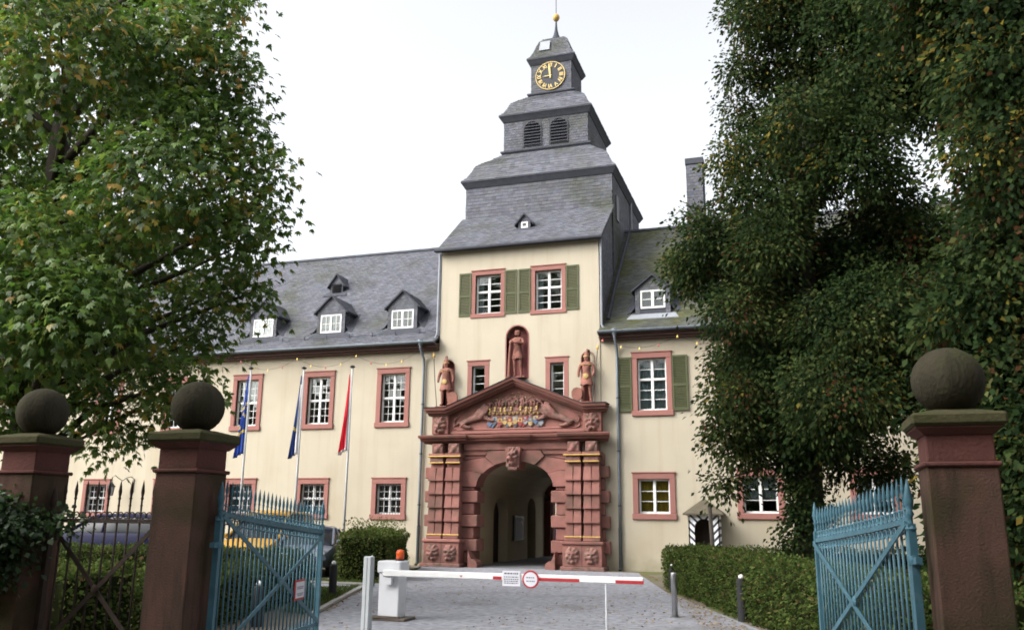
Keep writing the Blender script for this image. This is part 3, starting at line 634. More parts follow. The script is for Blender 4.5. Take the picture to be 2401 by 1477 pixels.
sp = MB().lathe([(.34,24.34),(.22,24.5),(.13,24.72),(.075,24.98),(.05,25.25),(.04,25.5)], 12, (-.02,YC,0)); link('spire', sp.mesh('spire', True), 'slate_trim', T)
ball = MB().lathe([(.02,-.2),(.1,-.16),(.165,-.05),(.175,.02),(.15,.11),(.09,.17),(.05,.2),(.025,.24)], 20, (-.02,YC,25.66)).mesh('ball', True); link('gilded_ball', ball, 'gold', T)
link('weathervane_rod', MB().tube([(-.02,YC,25.88),(-.02,YC,27.5)], .018, 6), 'dark_iron', T)
link('side_shutter', MB().box(3.262,3.31,3.2,3.75,14.0,15.1), 'black_paint', T)
link('side_pipe', MB().tube([(3.33,6.6,16.0),(3.33,6.6,13.2)], .05, 8), 'lead', T)
# passage
ps = MB()
sheet(ps, .5, 10.12, 0, 2.72, [(2.55,4.35,0,2.55,.7),(7.2,8.5,0,2.65,.6)], lambda x,t,z:(-1.75-t,x,z), .45)
sheet(ps, .5, 10.12, 0, 2.72, [(2.55,4.35,0,2.55,.7)], lambda x,t,z:(1.75+t,x,z), .45)
n = 14
for i in range(n):
    a, b = math.pi*i/n, math.pi*(i+1)/n
    ps.add([(1.75*math.cos(a),.5,2.72+1.05*math.sin(a)),(1.75*math.cos(b),.5,2.72+1.05*math.sin(b)),(1.75*math.cos(b),10.12,2.72+1.05*math.sin(b)),(1.75*math.cos(a),10.12,2.72+1.05*math.sin(a))],[(0,1,2,3)])
link('passage_vault', ps, 'inner_plaster', T)
for s, y0, y1, h in ((-1,2.5,4.4,2.6),(-1,7.15,8.55,2.7),(1,2.5,4.4,2.6)):
    dr = MB(); x = s*2.15; dr.box(min(x,x+s*.06),max(x,x+s*.06),y0,y1,0,h); link('door', dr, 'door_dark', T)
fa = MB()
for s in (-1, 1): fa.box(s*1.45 if s > 0 else -1.75, 1.75 if s > 0 else -1.45, 10.0, 10.9, 0, 2.6)
arc = outline(-1.45,1.45,0,3.5,.9)[2:]
for a, b in zip(arc, arc[1:]): fa.add([(a[0],10.0,a[1]),(b[0],10.0,b[1]),(b[0]*1.2,10.0,b[1]+.35),(a[0]*1.2,10.0,a[1]+.35)],[(0,1,2,3)]); fa.add([(a[0],10.0,a[1]),(b[0],10.0,b[1]),(b[0],10.9,b[1]),(a[0],10.9,a[1])],[(3,2,1,0)])
link('far_arch', fa, 'sandstone_dark', T)
sc = thing('notice_case', 'dark framed notice case on the left wall inside the passage', 'notice case', (-1.7,5.7,.8))
link('case', MB().box(-1.745,-1.66,5.05,6.4,.82,1.86), 'black_paint', sc); link('poster', MB().box(-1.659,-1.655,5.15,6.1,.9,1.78), 'poster', sc)
# ------------------------------------------------------------------ sandstone portal
P = thing('portal', 'red sandstone gateway portal with gilded bands and coloured arms in its pediment', 'portal', (0,-.3,0))
YW = -.045
def piece(name, mb, m='sandstone', par=None, **k): return link(name, mb, m, par or P, **k)
# rusticated courses left and right: inner jamb blocks and outer quoins
zc = np.linspace(.12, 4.02, 10)
for s in (-1, 1):
    for i in range(9):
        z0, z1 = zc[i]+.006, zc[i+1]-.006; big = i % 2
        a, b = (1.40 if big else 1.56), 2.5
        pr = -.30 if big else -.22
        if z0 < 2.8:
            piece('jamb_block', MB().cbox(min(s*a,s*b), max(s*a,s*b), pr, .5, z0, min(z1,2.86), .025))
        b2 = 3.52 if big else 3.34
        piece('quoin_block', MB().cbox(min(s*2.51,s*b2), max(s*2.51,s*b2), pr, YW, z0, z1, .025))
# arch stones
EA, EB, EZ = 1.47, .92, 2.86
el = lambda t: (EA*math.cos(R(t)), EZ+EB*math.sin(R(t)))
def arcp(t0, t1, n=7): return [el(t0+(t1-t0)*i/n) for i in range(n+1)]
def vous(poly, d, s): return MB().prism([(s*x,z) for x,z in poly], d, .5)
for s in (-1, 1):
    piece('voussoir', vous(arcp(31,0.5)+[(2.05,2.87),(2.05,3.42),(1.66,3.42)], -.30, s))
    piece('voussoir', vous(arcp(57,32)+[(1.67,3.44),(2.05,3.44),(2.05,3.8),(1.15,3.93)], -.22, s))
    piece('voussoir', vous(arcp(81,58)+[(1.13,3.95),(.98,4.16),(.30,4.16)], -.30, s))
    piece('spandrel_panel', MB().prism([(s*x,z) for x,z in [(1.14,3.95),(2.05,3.83),(2.05,4.2),(.99,4.2)]], -.2, YW))
    piece('panel_moulding', MB().box(min(s*1.1,s*2.04),max(s*1.1,s*2.04),-.27,-.19,4.02,4.07))
key = MB().hexa([(-.17,-.42,3.5),(.17,-.42,3.5),(.17,.5,3.5),(-.17,.5,3.5)], [(-.3,-.52,4.24),(.3,-.52,4.24),(.3,.5,4.24),(-.3,.5,4.24)])
ks = piece('keystone', key)
link('carved_mask', relief(.5, .74, mask_fn(3, .32), 20), 'sandstone_carved', ks, at=(0,-.46,3.92), rot=(R(-6),0,0))
link('carved_scroll', MB().tube([(-.17,-.46,3.5),(.17,-.46,3.5)], .08, 10), 'sandstone_carved', ks)
# architrave and main cornice with breaks
piece('architrave', MB().box(-2.0,2.0,-.26,YW,4.2,4.44))
def cornice(name, x0, x1, p, z0=4.44, m='sandstone_dark', ret=True):
    mb = MB(); prof = [(0,0),(p*.45,0),(p*.55,.06),(p*.78,.09),(p*.84,.17),(p*.96,.19),(p,.26),(p*.97,.30),(0,.36)]
    l = len(prof)
    for X, k in ((x0,-1),(x1,1)):
        for d, z in prof: mb.v.append((X+k*d*.35, YW-d, z0+z))
    mb.f += [tuple(range(l)), tuple(range(2*l-1,l-1,-1))]+[(i,i+l,i+1+l,i+1) for i in range(l-1)]
    return piece(name, mb, m)
for x0, x1, p in ((-3.42,-1.98,.72),(1.98,3.42,.72),(-.5,.5,.62)): cornice('cornice', x0, x1, p)
for x0, x1 in ((-1.72,-.72),(.72,1.72)): cornice('cornice', x0-.2, x1+.2, .46)
# paired banded shafts on carved pedestals
block = MB().hexa([(-.14,-.20,-.235),(.14,-.20,-.235),(.14,.1,-.235),(-.14,.1,-.235)], [(-.125,-.13,.235),(.125,-.13,.235),(.125,.1,.235),(-.125,.1,.235)])
block.box(-.143,.143,-.225,.1,-.245,-.2); block = block.mesh('shaft_block')
for s in (-1, 1):
    ped = piece('pedestal', MB().cbox(min(s*1.93,s*3.32), max(s*1.93,s*3.32), -.72, YW, .14, .86, .015))
    link('plinth', MB().cbox(min(s*1.86,s*3.42), max(s*1.86,s*3.42), -.82, YW, 0, .14, .02), 'sandstone_carved', ped)
    link('pedestal_moulding', MB().cbox(min(s*1.88,s*3.38), max(s*1.88,s*3.38), -.78, YW, .86, .98, .03), 'sandstone', ped)
    for k, cx in enumerate((2.28, 2.95)):
        link('carved_mask', relief(.54, .6, mask_fn(10+k+2*s, .19), 18), 'sandstone_carved', ped, at=(s*cx,-.715,.5))
    link('pedestal_joint', MB().box(s*2.615-.008, s*2.615+.008, -.724, -.71, .14, .86), 'black_paint', ped)
    for cx in (2.29, 2.95):
        X = s*cx
        sh = piece('column_shaft', MB().box(X-.26,X+.26,-.5,YW,1.1,3.7))
        for r in range(5):
            for c in (-1, 1): link('shaft_block', block, 'sandstone', sh, at=(X+c*.148, -.45, 1.36+r*.487), rot=None)
        link('base_band', MB().cbox(X-.30,X+.30,-.68,YW,.98,1.1,.02), 'sandstone', sh)
        link('gilded_band', MB().tube([(X-.31,-.66,1.13),(X+.31,-.66,1.13)], .028, 8), 'gold', sh)
        link('neck', MB().cbox(X-.27,X+.27,-.62,YW,3.7,3.92,.03), 'sandstone_carved', sh)
        link('gilded_band', MB().tube([(X-.29,-.63,3.72),(X+.29,-.63,3.72)], .026, 8), 'gold', sh)
        link('gilded_band', MB().tube([(X-.33,-.68,3.95),(X+.33,-.68,3.95)], .028, 8), 'gold', sh)
        link('abacus', MB().cbox(X-.32,X+.32,-.66,YW,3.92,4.06,.02), 'sandstone', sh)
        con = link('console', MB().cbox(X-.22,X+.22,-.56,YW,4.06,4.44,.03), 'sandstone_carved', sh)
        link('console_carving', relief(.4,.36, lambda u,v: .1*max(0, .5+.5*math.cos(3.3*u)*math.cos(2.6*v+.4)-.3*abs(u))*min(1,(1-max(abs(u),abs(v)))*5), 12), 'sandstone_carved', con, at=(X,-.555,4.25))
    # curved guard stones
    g = [(0,0),(.34,0),(.36,.1),(.33,.2),(.24,.28),(.13,.30),(.07,.42),(0,.6)]
    piece('guard_stone', MB().prism([(s*(1.62-x),z) for x,z in g], -.62, -.12))
# pediment
piece('pediment_sill', MB().cbox(-2.6,2.6,-.24,YW,4.80,4.92,.02), 'sandstone_frame')
piece('tympanum', MB().prism([(-2.62,4.9),(2.62,4.9),(2.62,5.5),(0,6.6),(-2.62,5.5)], -.16, YW), 'sandstone')
fr = MB(); pts = [(-2.2,5.5),(-2.42,5.3),(-2.45,5.05),(-2.3,4.97),(2.3,4.97),(2.45,5.05),(2.42,5.3),(2.2,5.5)]
fr.tube([(x,-.18,z) for x,z in pts], .035, 8); piece('relief_border', fr, 'sandstone_frame')
for s in (-1, 1):
    bl = piece('pediment_block', MB().cbox(s*2.95-.33,s*2.95+.33,-.36,YW,4.80,5.52,.015))
    link('carved_mask', relief(.56,.68, mask_fn(30+s,.23), 18), 'sandstone_carved', bl, at=(s*2.95,-.355,5.15))
RK = [(-3.42,5.5),(-2.66,5.5),(0,6.56),(2.66,5.5),(3.42,5.5)]
for k, (d, za, zb, m) in enumerate(((.38,0,.08,'sandstone_dark'),(.5,.08,.17,'sandstone'),(.62,.17,.27,'sandstone_dark'),(.65,.27,.30,'slate_trim'))):
    for (xa,a),(xb,b) in zip(RK, RK[1:]):
        e = .02*k; xa2 = xa-e*2 if xa < -3 else xa; xb2 = xb+e*2 if xb > 3 else xb
        mb = MB().hexa([(xa2,YW-d,a+za),(xb2,YW-d,b+za),(xb2,YW,b+za),(xa2,YW,a+za)], [(xa2,YW-d-.02,a+zb),(xb2,YW-d-.02,b+zb),(xb2,YW,b+zb),(xa2,YW,a+zb)])
        piece('raking_cornice', mb, m)
# carved arms: lions, helms, shields, crests
def lion():
    J = [(-.66,0,.26,.15),(-.40,0,.34,.125),(-.12,0,.44,.15),(.10,0,.56,.19),(.20,0,.72,.19),(.26,0,.86,.15),(.42,0,.83,.085),(.2,0,1.0,.06),
         (.34,-.06,.40,.075),(.54,-.06,.30,.055),(.64,-.06,.34,.06),(.28,.05,.55,.07),(.48,.05,.58,.055),(.58,.05,.68,.06),
         (-.62,-.06,.12,.11),(-.42,-.06,.05,.06),(-.26,-.06,.05,.06),(-.80,.02,.26,.045),(-.95,.02,.14,.035),(-1.0,.02,.34,.04),(-.88,.02,.48,.055)]
    E = [(0,1),(1,2),(2,3),(3,4),(4,5),(5,6),(5,7),(3,8),(8,9),(9,10),(3,11),(11,12),(12,13),(0,14),(14,15),(15,16),(0,17),(17,18),(18,19),(19,20)]
    me = skin('lion_relief', J, E, 2, (1,.8,.92))
    rr = random.Random(2)
    for v in me.vertices:
        v.co += Vector([rr.uniform(-1,1)*(.035 if (-.05 < v.co.x < .34 and v.co.z > .4) else .01) for _ in range(3)])
    return me
LM = lion()
link('lion_relief', LM, 'sandstone_carved', P, at=(-1.44,-.22,5.0)); lr_ = link('lion_relief', LM, 'sandstone_carved', P, at=(1.44,-.22,5.0)); lr_.scale = (-1,1,1)
def mantle(u, v):
    e = min(1, (1-max(abs(u), abs(v)))*5); q = abs(math.sin(7*u+3*math.sin(5*v))*math.sin(6*v+2.2*math.sin(6*u)))
    top = 1 if v < .1 else max(0, 1-((abs(u)*1.15)**2+((v-.1)/.9)**2))
    return .10*e*min(1, top*3)*(.25+.75*q)
link('carved_mantling', relief(2.3, 1.32, mantle, 40), 'sandstone_carved', P, at=(0,-.158,5.62))
helm = MB().lathe([(.075,0),(.06,.03),(.045,.06),(.06,.10),(.07,.15),(.055,.19),(.02,.21),(.001,.215)], 12).mesh('helmet', True)
rrh = random.Random(4)
for i in range(10):
    x = -.98+i*.2; z = 5.62
    if i in (5,): continue
    ho = link('helmet', helm, 'gold_paint', P, at=(x+rrh.uniform(-.02,.02),-.21,z+rrh.uniform(-.03,.03)), rot=(0,rrh.uniform(-.15,.15),0)); ho.scale = (.85,.85,rrh.uniform(.75,.95))
for i in range(13): link('crown', MB().lathe([(.05,0),(.06,.03),(.075,.06),(.04,.075)], 8, (-1.0+i*.158,-.22,5.5+.01*math.sin(i*2))), 'gold_paint', P)
rr = random.Random(5)
for i in range(16):
    x = -1.02+i*.137; h = .14+.13*math.sin(math.pi*(i+.5)/16)+rr.uniform(-.03,.03); z = 5.80
    J = [(x,-.2,z,.055),(x+rr.uniform(-.05,.05),-.22,z+h*.5,.045),(x+rr.uniform(-.1,.1),-.21,z+h,.05),(x+rr.uniform(-.12,.12),-.22,z+h*1.2,.02)]
    mb = MB().tube([j[:3] for j in J], [j[3] for j in J], 8); link('crest_plume', mb.mesh('crest_plume', True), 'sandstone_carved' if i % 3 else 'sandstone_frame', P)
for x, z in ((-.1,6.28),(.16,6.3),(.02,6.18),(-.72,6.06),(.62,6.14),(.66,5.98),(.42,6.12),(.02,5.92)): link('gilt_boss', MB().lathe([(.001,-.03),(.03,-.01),(.03,.01),(.001,.03)], 8, (x,-.25,z)), 'gold_paint', P)
SC = [('shield_red','shield_blue'),('shield_pale','shield_slate'),('gold_paint','shield_red'),('shield_slate','gold_paint'),('shield_red','gold_paint'),('shield_pale','gold_paint'),('gold_paint','shield_red'),('shield_red','shield_pale'),('shield_blue','gold_paint'),('gold_paint','shield_blue'),('shield_blue','shield_pale')]
for i in range(11):
    x = -1.0+.2*i; z = 5.42 if i % 2 else 5.36; top, bot = SC[i]
    w = .092; sh = link('shield', MB().prism([(x-w,z),(x+w,z),(x+w,z-.14),(x-w,z-.14)], -.25, -.17), top, P)
    link('shield_base', MB().prism([(x-w,z-.142),(x+w,z-.142),(x+w,z-.22),(x,z-.32),(x-w,z-.22)], -.245, -.17), bot, sh)
    link('shield_charge', MB().prism([(x-w*.5,z-.04),(x+w*.3,z-.03),(x+w*.5,z-.1),(x-w*.3,z-.12)], -.258, -.249), bot, sh)
for i in range(7):
    x = -.9+.3*i; link('shield', MB().prism([(x-.08,5.15),(x+.08,5.15),(x+.08,5.09),(x,5.01),(x-.08,5.09)], -.225, -.17), ('shield_blue','shield_red','shield_slate','shield_slate','shield_red','shield_blue','shield_slate')[i], P)
# ------------------------------------------------------------------ statues
def figure(kind):
    if kind == 'club':   # man leaning forward on a club, arms folded on its top
        J = [(0,0,.98,.14),(0,-.01,1.14,.135),(0,-.01,1.32,.165),(0,-.02,1.48,.12),(0,-.03,1.57,.062),(.0,-.05,1.67,.092),(.0,-.05,1.79,.085),
             (.20,-.02,1.46,.075),(.26,-.10,1.30,.058),(.06,-.24,1.34,.05),(-.14,-.25,1.36,.045),(-.20,-.02,1.45,.075),(-.27,-.12,1.36,.055),(-.18,-.27,1.33,.048),
             (.10,0,.86,.105),(.13,-.05,.50,.068),(.13,0,.42,.07),(.15,.02,.10,.042),(.16,-.12,.05,.045),(-.10,0,.86,.105),(-.10,-.03,.50,.066),(-.10,.0,.42,.068),(-.10,.02,.10,.042),(-.11,-.12,.05,.045)]
    else:
        J = [(0,0,.92,.155),(0,0,1.08,.145),(0,-.01,1.26,.175),(0,-.01,1.42,.12),(0,-.02,1.50,.06),(0,-.03,1.59,.085),(0,-.03,1.70,.075),
             (.22,0,1.38,.075),(.29,-.02,1.14,.058),(.26,-.14,.96,.045),(.25,-.2,.93,.045),(-.22,0,1.38,.075),(-.30,.0,1.14,.058),(-.30,-.05,.92,.048),
             (.11,0,.78,.105),(.13,-.02,.46,.065),(.13,0,.38,.066),(.15,.02,.09,.042),(.17,-.12,.05,.045),(-.11,0,.78,.105),(-.12,-.04,.46,.065),(-.12,-.01,.38,.066),(-.13,.02,.09,.042),(-.16,-.12,.05,.045)]
    E = [(0,1),(1,2),(2,3),(3,4),(4,5),(5,6),(3,7),(7,8),(8,9),(9,10),(3,11),(11,12),(12,13),(0,14),(14,15),(15,16),(16,17),(17,18),(0,19),(19,20),(20,21),(21,22),(22,23)]
    return skin('body', J, E, 2)
def face(par, at, m):
    f = relief(.15, .19, lambda u,v: .028*(max(0,1-(u*u+v*v)))+.028*G(u,v,0,-.05,.14,.3)-.016*G(abs(u),v,.36,.12,.16,.1)+.012*G(abs(u),v,.35,.3,.25,.1)-.01*G(u,v,0,-.5,.3,.08), 12)
    link('face', f, m, par, at=at)
def skirt(par, at, r0, r1, z0, z1, m, name='tunic_skirt', n=20):
    mb = MB(); 
    for i in range(n): a = 2*math.pi*i/n; k = 1+.09*(i%2); mb.v += [(at[0]+r0*math.cos(a), at[1]+r0*.8*math.sin(a), at[2]+z1), (at[0]+r1*k*math.cos(a), at[1]+r1*.85*k*math.sin(a), at[2]+z0+.02*math.sin(i*1.7))]
    mb.f = [(2*i, 2*i+1, (2*i+3)%(2*n), (2*i+2)%(2*n)) for i in range(n)]+[tuple(2*i for i in range(n))]
    link(name, mb.mesh(name, True), m, par)
B0 = (0,.02,6.86)
S = thing('statue', 'sandstone statue of a man leaning on a club in the tall central niche', 'statue', B0)
link('pedestal_slab', MB().cbox(-.38,.38,-.3,.27,6.862,6.91,.01), 'statue_stone', S)
bodyC = figure('club'); link('body', bodyC, 'statue_stone', S, at=(B0[0],B0[1],6.90))
face(S, (0,-.115,6.90+1.72), 'statue_stone')
hr = skin('hair', [(0,.0,1.72,.1),(0,.0,1.84,.085),(0,.03,1.62,.07)], [(0,1),(0,2)], 1); rr = random.Random(9)
for v in hr.vertices: v.co += Vector([rr.uniform(-.02,.02) for _ in range(3)])
link('hair', hr, 'statue_stone', S, at=(0,.03,6.90))
skirt(S, (0,.02,6.9), .155, .205, .72, 1.04, 'statue_stone', 'loincloth')
link('club', MB().tube([(-.26,-.25,6.92),(-.25,-.25,7.6),(-.2,-.25,8.22)], [.06,.045,.04], 8), 'statue_stone', S)
bodyK = figure('knight'); bodyKm = bodyK.copy(); bodyKm.transform(Matrix.Diagonal((-1,1,1,1))); bodyKm.flip_normals()
def knight(x, label, s):
    # s = +1: the spear hand is on the +x side
    b = (x,-.26,5.8); K = thing('statue', label, 'statue', b, 'knights on the pediment')
    link('plinth', MB().cbox(x-.33,x+.33,-.5,-.05,5.803,5.86,.01), 'statue_stone', K)
    link('body', bodyK if s > 0 else bodyKm, 'statue_stone', K, at=(x,-.26,5.86))
    face(K, (x,-.36,5.86+1.63), 'statue_stone'); skirt(K, (x,-.26,5.86), .165, .225, .62, .98, 'statue_stone')
    hm = link('helmet', MB().lathe([(.105,0),(.115,.03),(.1,.05),(.095,.1),(.07,.16),(.02,.19),(.001,.195)], 14, (x,-.27,5.86+1.66)).mesh('helmet', True), 'statue_stone', K)
    link('plume', MB().tube([(x,-.24,7.70),(x+.02*s,-.2,7.8),(x+.06*s,-.14,7.78),(x+.08*s,-.1,7.66)], [.03,.05,.05,.02], 8), 'sandstone_carved', hm)
    link('helmet_trim', MB().lathe([(.122,.005),(.128,.02),(.122,.04)], 14, (x,-.27,5.86+1.66)), 'gold_paint', hm)
    link('gilt_buckle', MB().lathe([(.001,-.03),(.085,-.02),(.11,.0),(.1,.03)], 14, (x,-.42,5.86+.93), 'y'), 'gold_paint', K)
    cl = MB()
    for i in range(12):
        a = math.pi*(1+i/11); cl.lathe([(.02,-.015),(.02,.015)], 6, (x+.19*math.cos(a),-.29+.13*math.sin(a),5.86+1.36))
    link('gilt_collar', cl, 'gold_paint', K)
    hx = x+s*.27
    sp_ = link('spear_shaft', MB().tube([(hx-s*.02,-.5,5.82),(hx+s*.10,-.47,6.8),(hx+s*.18,-.44,7.72)], .016, 6), 'dark_iron', K)
    tip = MB().lathe([(.012,-.06),(.035,0),(.05,.05),(.02,.15),(.001,.22)], 8); ti = link('spear_tip', tip, 'gold', sp_, at=(hx+s*.185,-.44,7.76), rot=(0,s*.09,0))
    sx = x-s*.34; o = [(0,0),(.1,.05),(.19,.2),(.2,.38),(.13,.5),(0,.54),(-.13,.5),(-.2,.38),(-.19,.2),(-.1,.05)]
    link('shield', MB().prism([(sx+a,5.86+b) for a,b in o], -.42, -.34), 'statue_stone', K)
knight(-2.80, 'sandstone knight statue with shield and spear on the left end of the pediment', -1)
knight(2.74, 'sandstone knight statue with shield and spear on the right end of the pediment', 1)
# ------------------------------------------------------------------ fairy lights under the eaves
def lights(name, label, x0, x1, span, z, sag):
    t = thing(name, label, 'string lights', (x0,-.5,z)); n = max(1, round((x1-x0)/span)); cb = MB(); d = (x1-x0)/n
    bm_ = MB().lathe([(.001,-.045),(.028,-.03),(.034,0),(.02,.035),(.012,.06)], 8).mesh('bulb', True); bm2 = bm_.copy()
    for i in range(n):
        pts = [(x0+d*(i+k/8), -.5-.02*math.sin(math.pi*k/8), z-sag*(1-(2*k/8-1)**2)) for k in range(9)]
        cb.tube(pts, .006, 4)
        for k in range(0, 8, 2): link('bulb', bm_ if (i+k//2) % 3 else bm2, 'bulb_yellow' if (i+k//2) % 3 else 'bulb_red', t, at=(pts[k][0],pts[k][1],pts[k][2]-.05))
    link('cable', cb, 'dark_iron', t)
lights('string_lights', 'coloured fairy lights looped under the eaves of the left wing', -20, -3.9, 2.7, 8.0, .42)
lights('string_lights', 'coloured fairy lights looped under the eaves of the right wing', 3.4, 8.8, 2.7, 8.1, .38)
# ------------------------------------------------------------------ flagpoles and flags
PLACES = [(-9.95,-2.6,7.21), (-7.62,-2.6,7.12), (-5.58,-2.6,7.08)]
for i, (x, y, z) in enumerate(PLACES):
    n_ = ('the blue flag with yellow bars','the navy flag','the red flag')[i]
    t = thing('flagpole', 'slim white flagpole carrying '+n_+' before the left wing', 'flagpole', (x,y,0), 'flagpoles before the castle')
    link('pole', MB().tube([(x,y,0),(x,y,3.5),(x,y,z)], [.05,.042,.03], 10).mesh('pole', True), 'post_grey', t)
    link('truck', MB().lathe([(.03,0),(.09,.02),(.1,.06),(.05,.1),(.001,.11)], 12, (x,y,z)), 'black_paint', t)
    link('base_sleeve', MB().lathe([(.085,0),(.085,.9),(.06,.95)], 12, (x,y,0)), 'post_grey', t)
def flag(i, cols, label, zb, wmax, extra=()):
    x, y, z = PLACES[i]; zt = z-.25; n = 26; w = 8; mb = MB(); fm = []
    for j in range(n+1):
        a = j/n; zz = zt+(zb-zt)*a; wd = .05+wmax*(a**1.1)
        for k in range(w+1):
            u = k/w; mb.v.append((x-.04-wd*u*(1-.12*math.sin(3*a)), y-.05+.07*math.sin(k*1.9+a*2.2)*(.25+a), zz-.16*u*a+.02*math.sin(5*u)))
    for j in range(n):
        for k in range(w): q = j*(w+1)+k; mb.f.append((q,q+1,q+w+2,q+w+1)); fm.append(cols(j/n, k/w))
    me = mb.mesh('flag', True); names = sorted(set(fm))
    for nme in names: me.materials.append(MATS[nme])
    for p_, nme in zip(me.polygons, fm): p_.material_index = names.index(nme)
    o = link('flag', me); sd_ = o.modifiers.new('thick', 'SOLIDIFY'); sd_.thickness = .006
    tag(o, label, 'flag', 'flags before the castle')
flag(0, lambda a,u: 'flag_yellow' if (abs(a-.36-u*.03) < .02 or (.46 < a < .64 and (int(a*26)+int(u*8)*2) % 5 == 0) or abs(a-.68-u*.02) < .02) else 'flag_blue', 'limp blue flag with yellow bars on the leftmost flagpole', 4.0, .32)
flag(1, lambda a,u: 'flag_white' if u < .14 and a > .1 else ('flag_yellow' if (.3 < a < .75 and (int(a*26)*3+int(u*8)) % 11 == 0) else 'flag_navy'), 'limp navy flag with a pale edge on the middle flagpole', 3.95, .28)
flag(2, lambda a,u: 'flag_white' if (a > .95 or u < .1) else 'flag_red', 'limp red and white flag on the flagpole nearest the tower', 4.05, .26)
# ------------------------------------------------------------------ sentry box
def stripemat():
    m = bpy.data.materials.new('sentry_stripes'); m.use_nodes = True; n = m.node_tree.nodes; l = m.node_tree.links
    tc = n.new('ShaderNodeTexCoord'); sx = n.new('ShaderNodeSeparateXYZ'); l.new(tc.outputs['Object'], sx.inputs[0])
    ab = n.new('ShaderNodeMath'); ab.operation = 'ABSOLUTE'; l.new(sx.outputs[0], ab.inputs[0])
    ad = n.new('ShaderNodeMath'); ad.operation = 'MULTIPLY_ADD'; ad.inputs[1].default_value = 1.0; l.new(ab.outputs[0], ad.inputs[0]); 
    ng = n.new('ShaderNodeMath'); ng.operation = 'MULTIPLY'; ng.inputs[1].default_value = -.85; l.new(ab.outputs[0], ng.inputs[0])
    s_ = n.new('ShaderNodeMath'); s_.operation = 'SUBTRACT'; l.new(sx.outputs[2], s_.inputs[0]); l.new(ab.outputs[0], s_.inputs[1])
    dv = n.new('ShaderNodeMath'); dv.operation = 'MULTIPLY'; dv.inputs[1].default_value = 1/.235; l.new(s_.outputs[0], dv.inputs[0])
    fr_ = n.new('ShaderNodeMath'); fr_.operation = 'FRACT'; l.new(dv.outputs[0], fr_.inputs[0])
    gt = n.new('ShaderNodeMath'); gt.operation = 'GREATER_THAN'; gt.inputs[1].default_value = .42; l.new(fr_.outputs[0], gt.inputs[0])
    mx = n.new('ShaderNodeMix'); mx.data_type = 'RGBA'; mx.inputs[6].default_value = (.025,.035,.055,1); mx.inputs[7].default_value = (.72,.73,.74,1); l.new(gt.outputs[0], mx.inputs['Factor'])
    n.remove(ad); n.remove(ng)
    b = n['Principled BSDF']; b.inputs['Roughness'].default_value = .6; l.new(mx.outputs[2], b.inputs['Base Color']); MATS['sentry_stripes'] = m
stripemat()
sx_, sy_ = 6.8, -.5
SB = thing('sentry_box', 'small black and white striped sentry box with pyramid roof by the right wing', 'sentry box', (sx_,sy_,0), local=True)
mb = MB(); sheet(mb, -.5, .5, 0, 1.95, [(-.31,.31,0,1.78,.31)], lambda x,t,z:(x,-.42+t,z), .04)
mb.box(-.5,-.46,-.42,.42,0,1.95); mb.box(.46,.5,-.42,.42,0,1.95); link('shell', mb, 'sentry_stripes', SB)
link('back_panel', MB().box(-.5,.5,.38,.42,0,1.95), 'door_dark', SB)
rf = MB(); e = .66; rf.add([(-e,-.6,1.90),(e,-.6,1.90),(e,.6,1.90),(-e,.6,1.90),(-e,-.6,1.95),(e,-.6,1.95),(e,.6,1.95),(-e,.6,1.95),(0,0,2.46)], [(3,2,1,0),(0,1,5,4),(1,2,6,5),(2,3,7,6),(3,0,4,7),(4,5,8),(5,6,8),(6,7,8),(7,4,8)])
link('roof', rf, 'thatch_board', SB)
tag(link('post', MB().tube([(7.45,-5.2,0),(7.44,-5.2,1.2),(7.4,-5.2,2.13)], [.07,.065,.06], 8), 'wood_grey'), 'weathered grey wooden post in front of the sentry box', 'post')
# wall lantern
WL = thing('wall_lantern', 'black iron wall lantern on a scrolled bracket at the far left of the left wing', 'lantern', (-17.6,-.3,2.4))
sc_ = [(-17.15,-.02,2.65),(-17.15,-.02,3.2),(-17.2,-.15,3.3),(-17.35,-.25,3.25),(-17.45,-.35,3.12),(-17.58,-.45,3.22),(-17.68,-.55,3.34),(-17.78,-.6,3.26),(-17.79,-.6,3.05)]
link('bracket', MB().tube(sc_, .018, 6), 'dark_iron', WL)
link('cap', MB().lathe([(.19,0),(.17,.03),(.06,.16),(.03,.2),(.015,.26)], 6, (-17.79,-.6,2.86)), 'dark_iron', WL)
cg = MB()
for i in range(6):
    a = math.pi/3*i; cg.tube([(-17.79+.15*math.cos(a),-.6+.15*math.sin(a),2.86),(-17.79+.1*math.cos(a),-.6+.1*math.sin(a),2.52)], .01, 5)
cg.lathe([(.11,0),(.11,.03)], 6, (-17.79,-.6,2.5)); link('cage', cg, 'dark_iron', WL)
link('glass', MB().lathe([(.092,.03),(.14,.36)], 6, (-17.79,-.6,2.5)), 'net_curtain', WL)
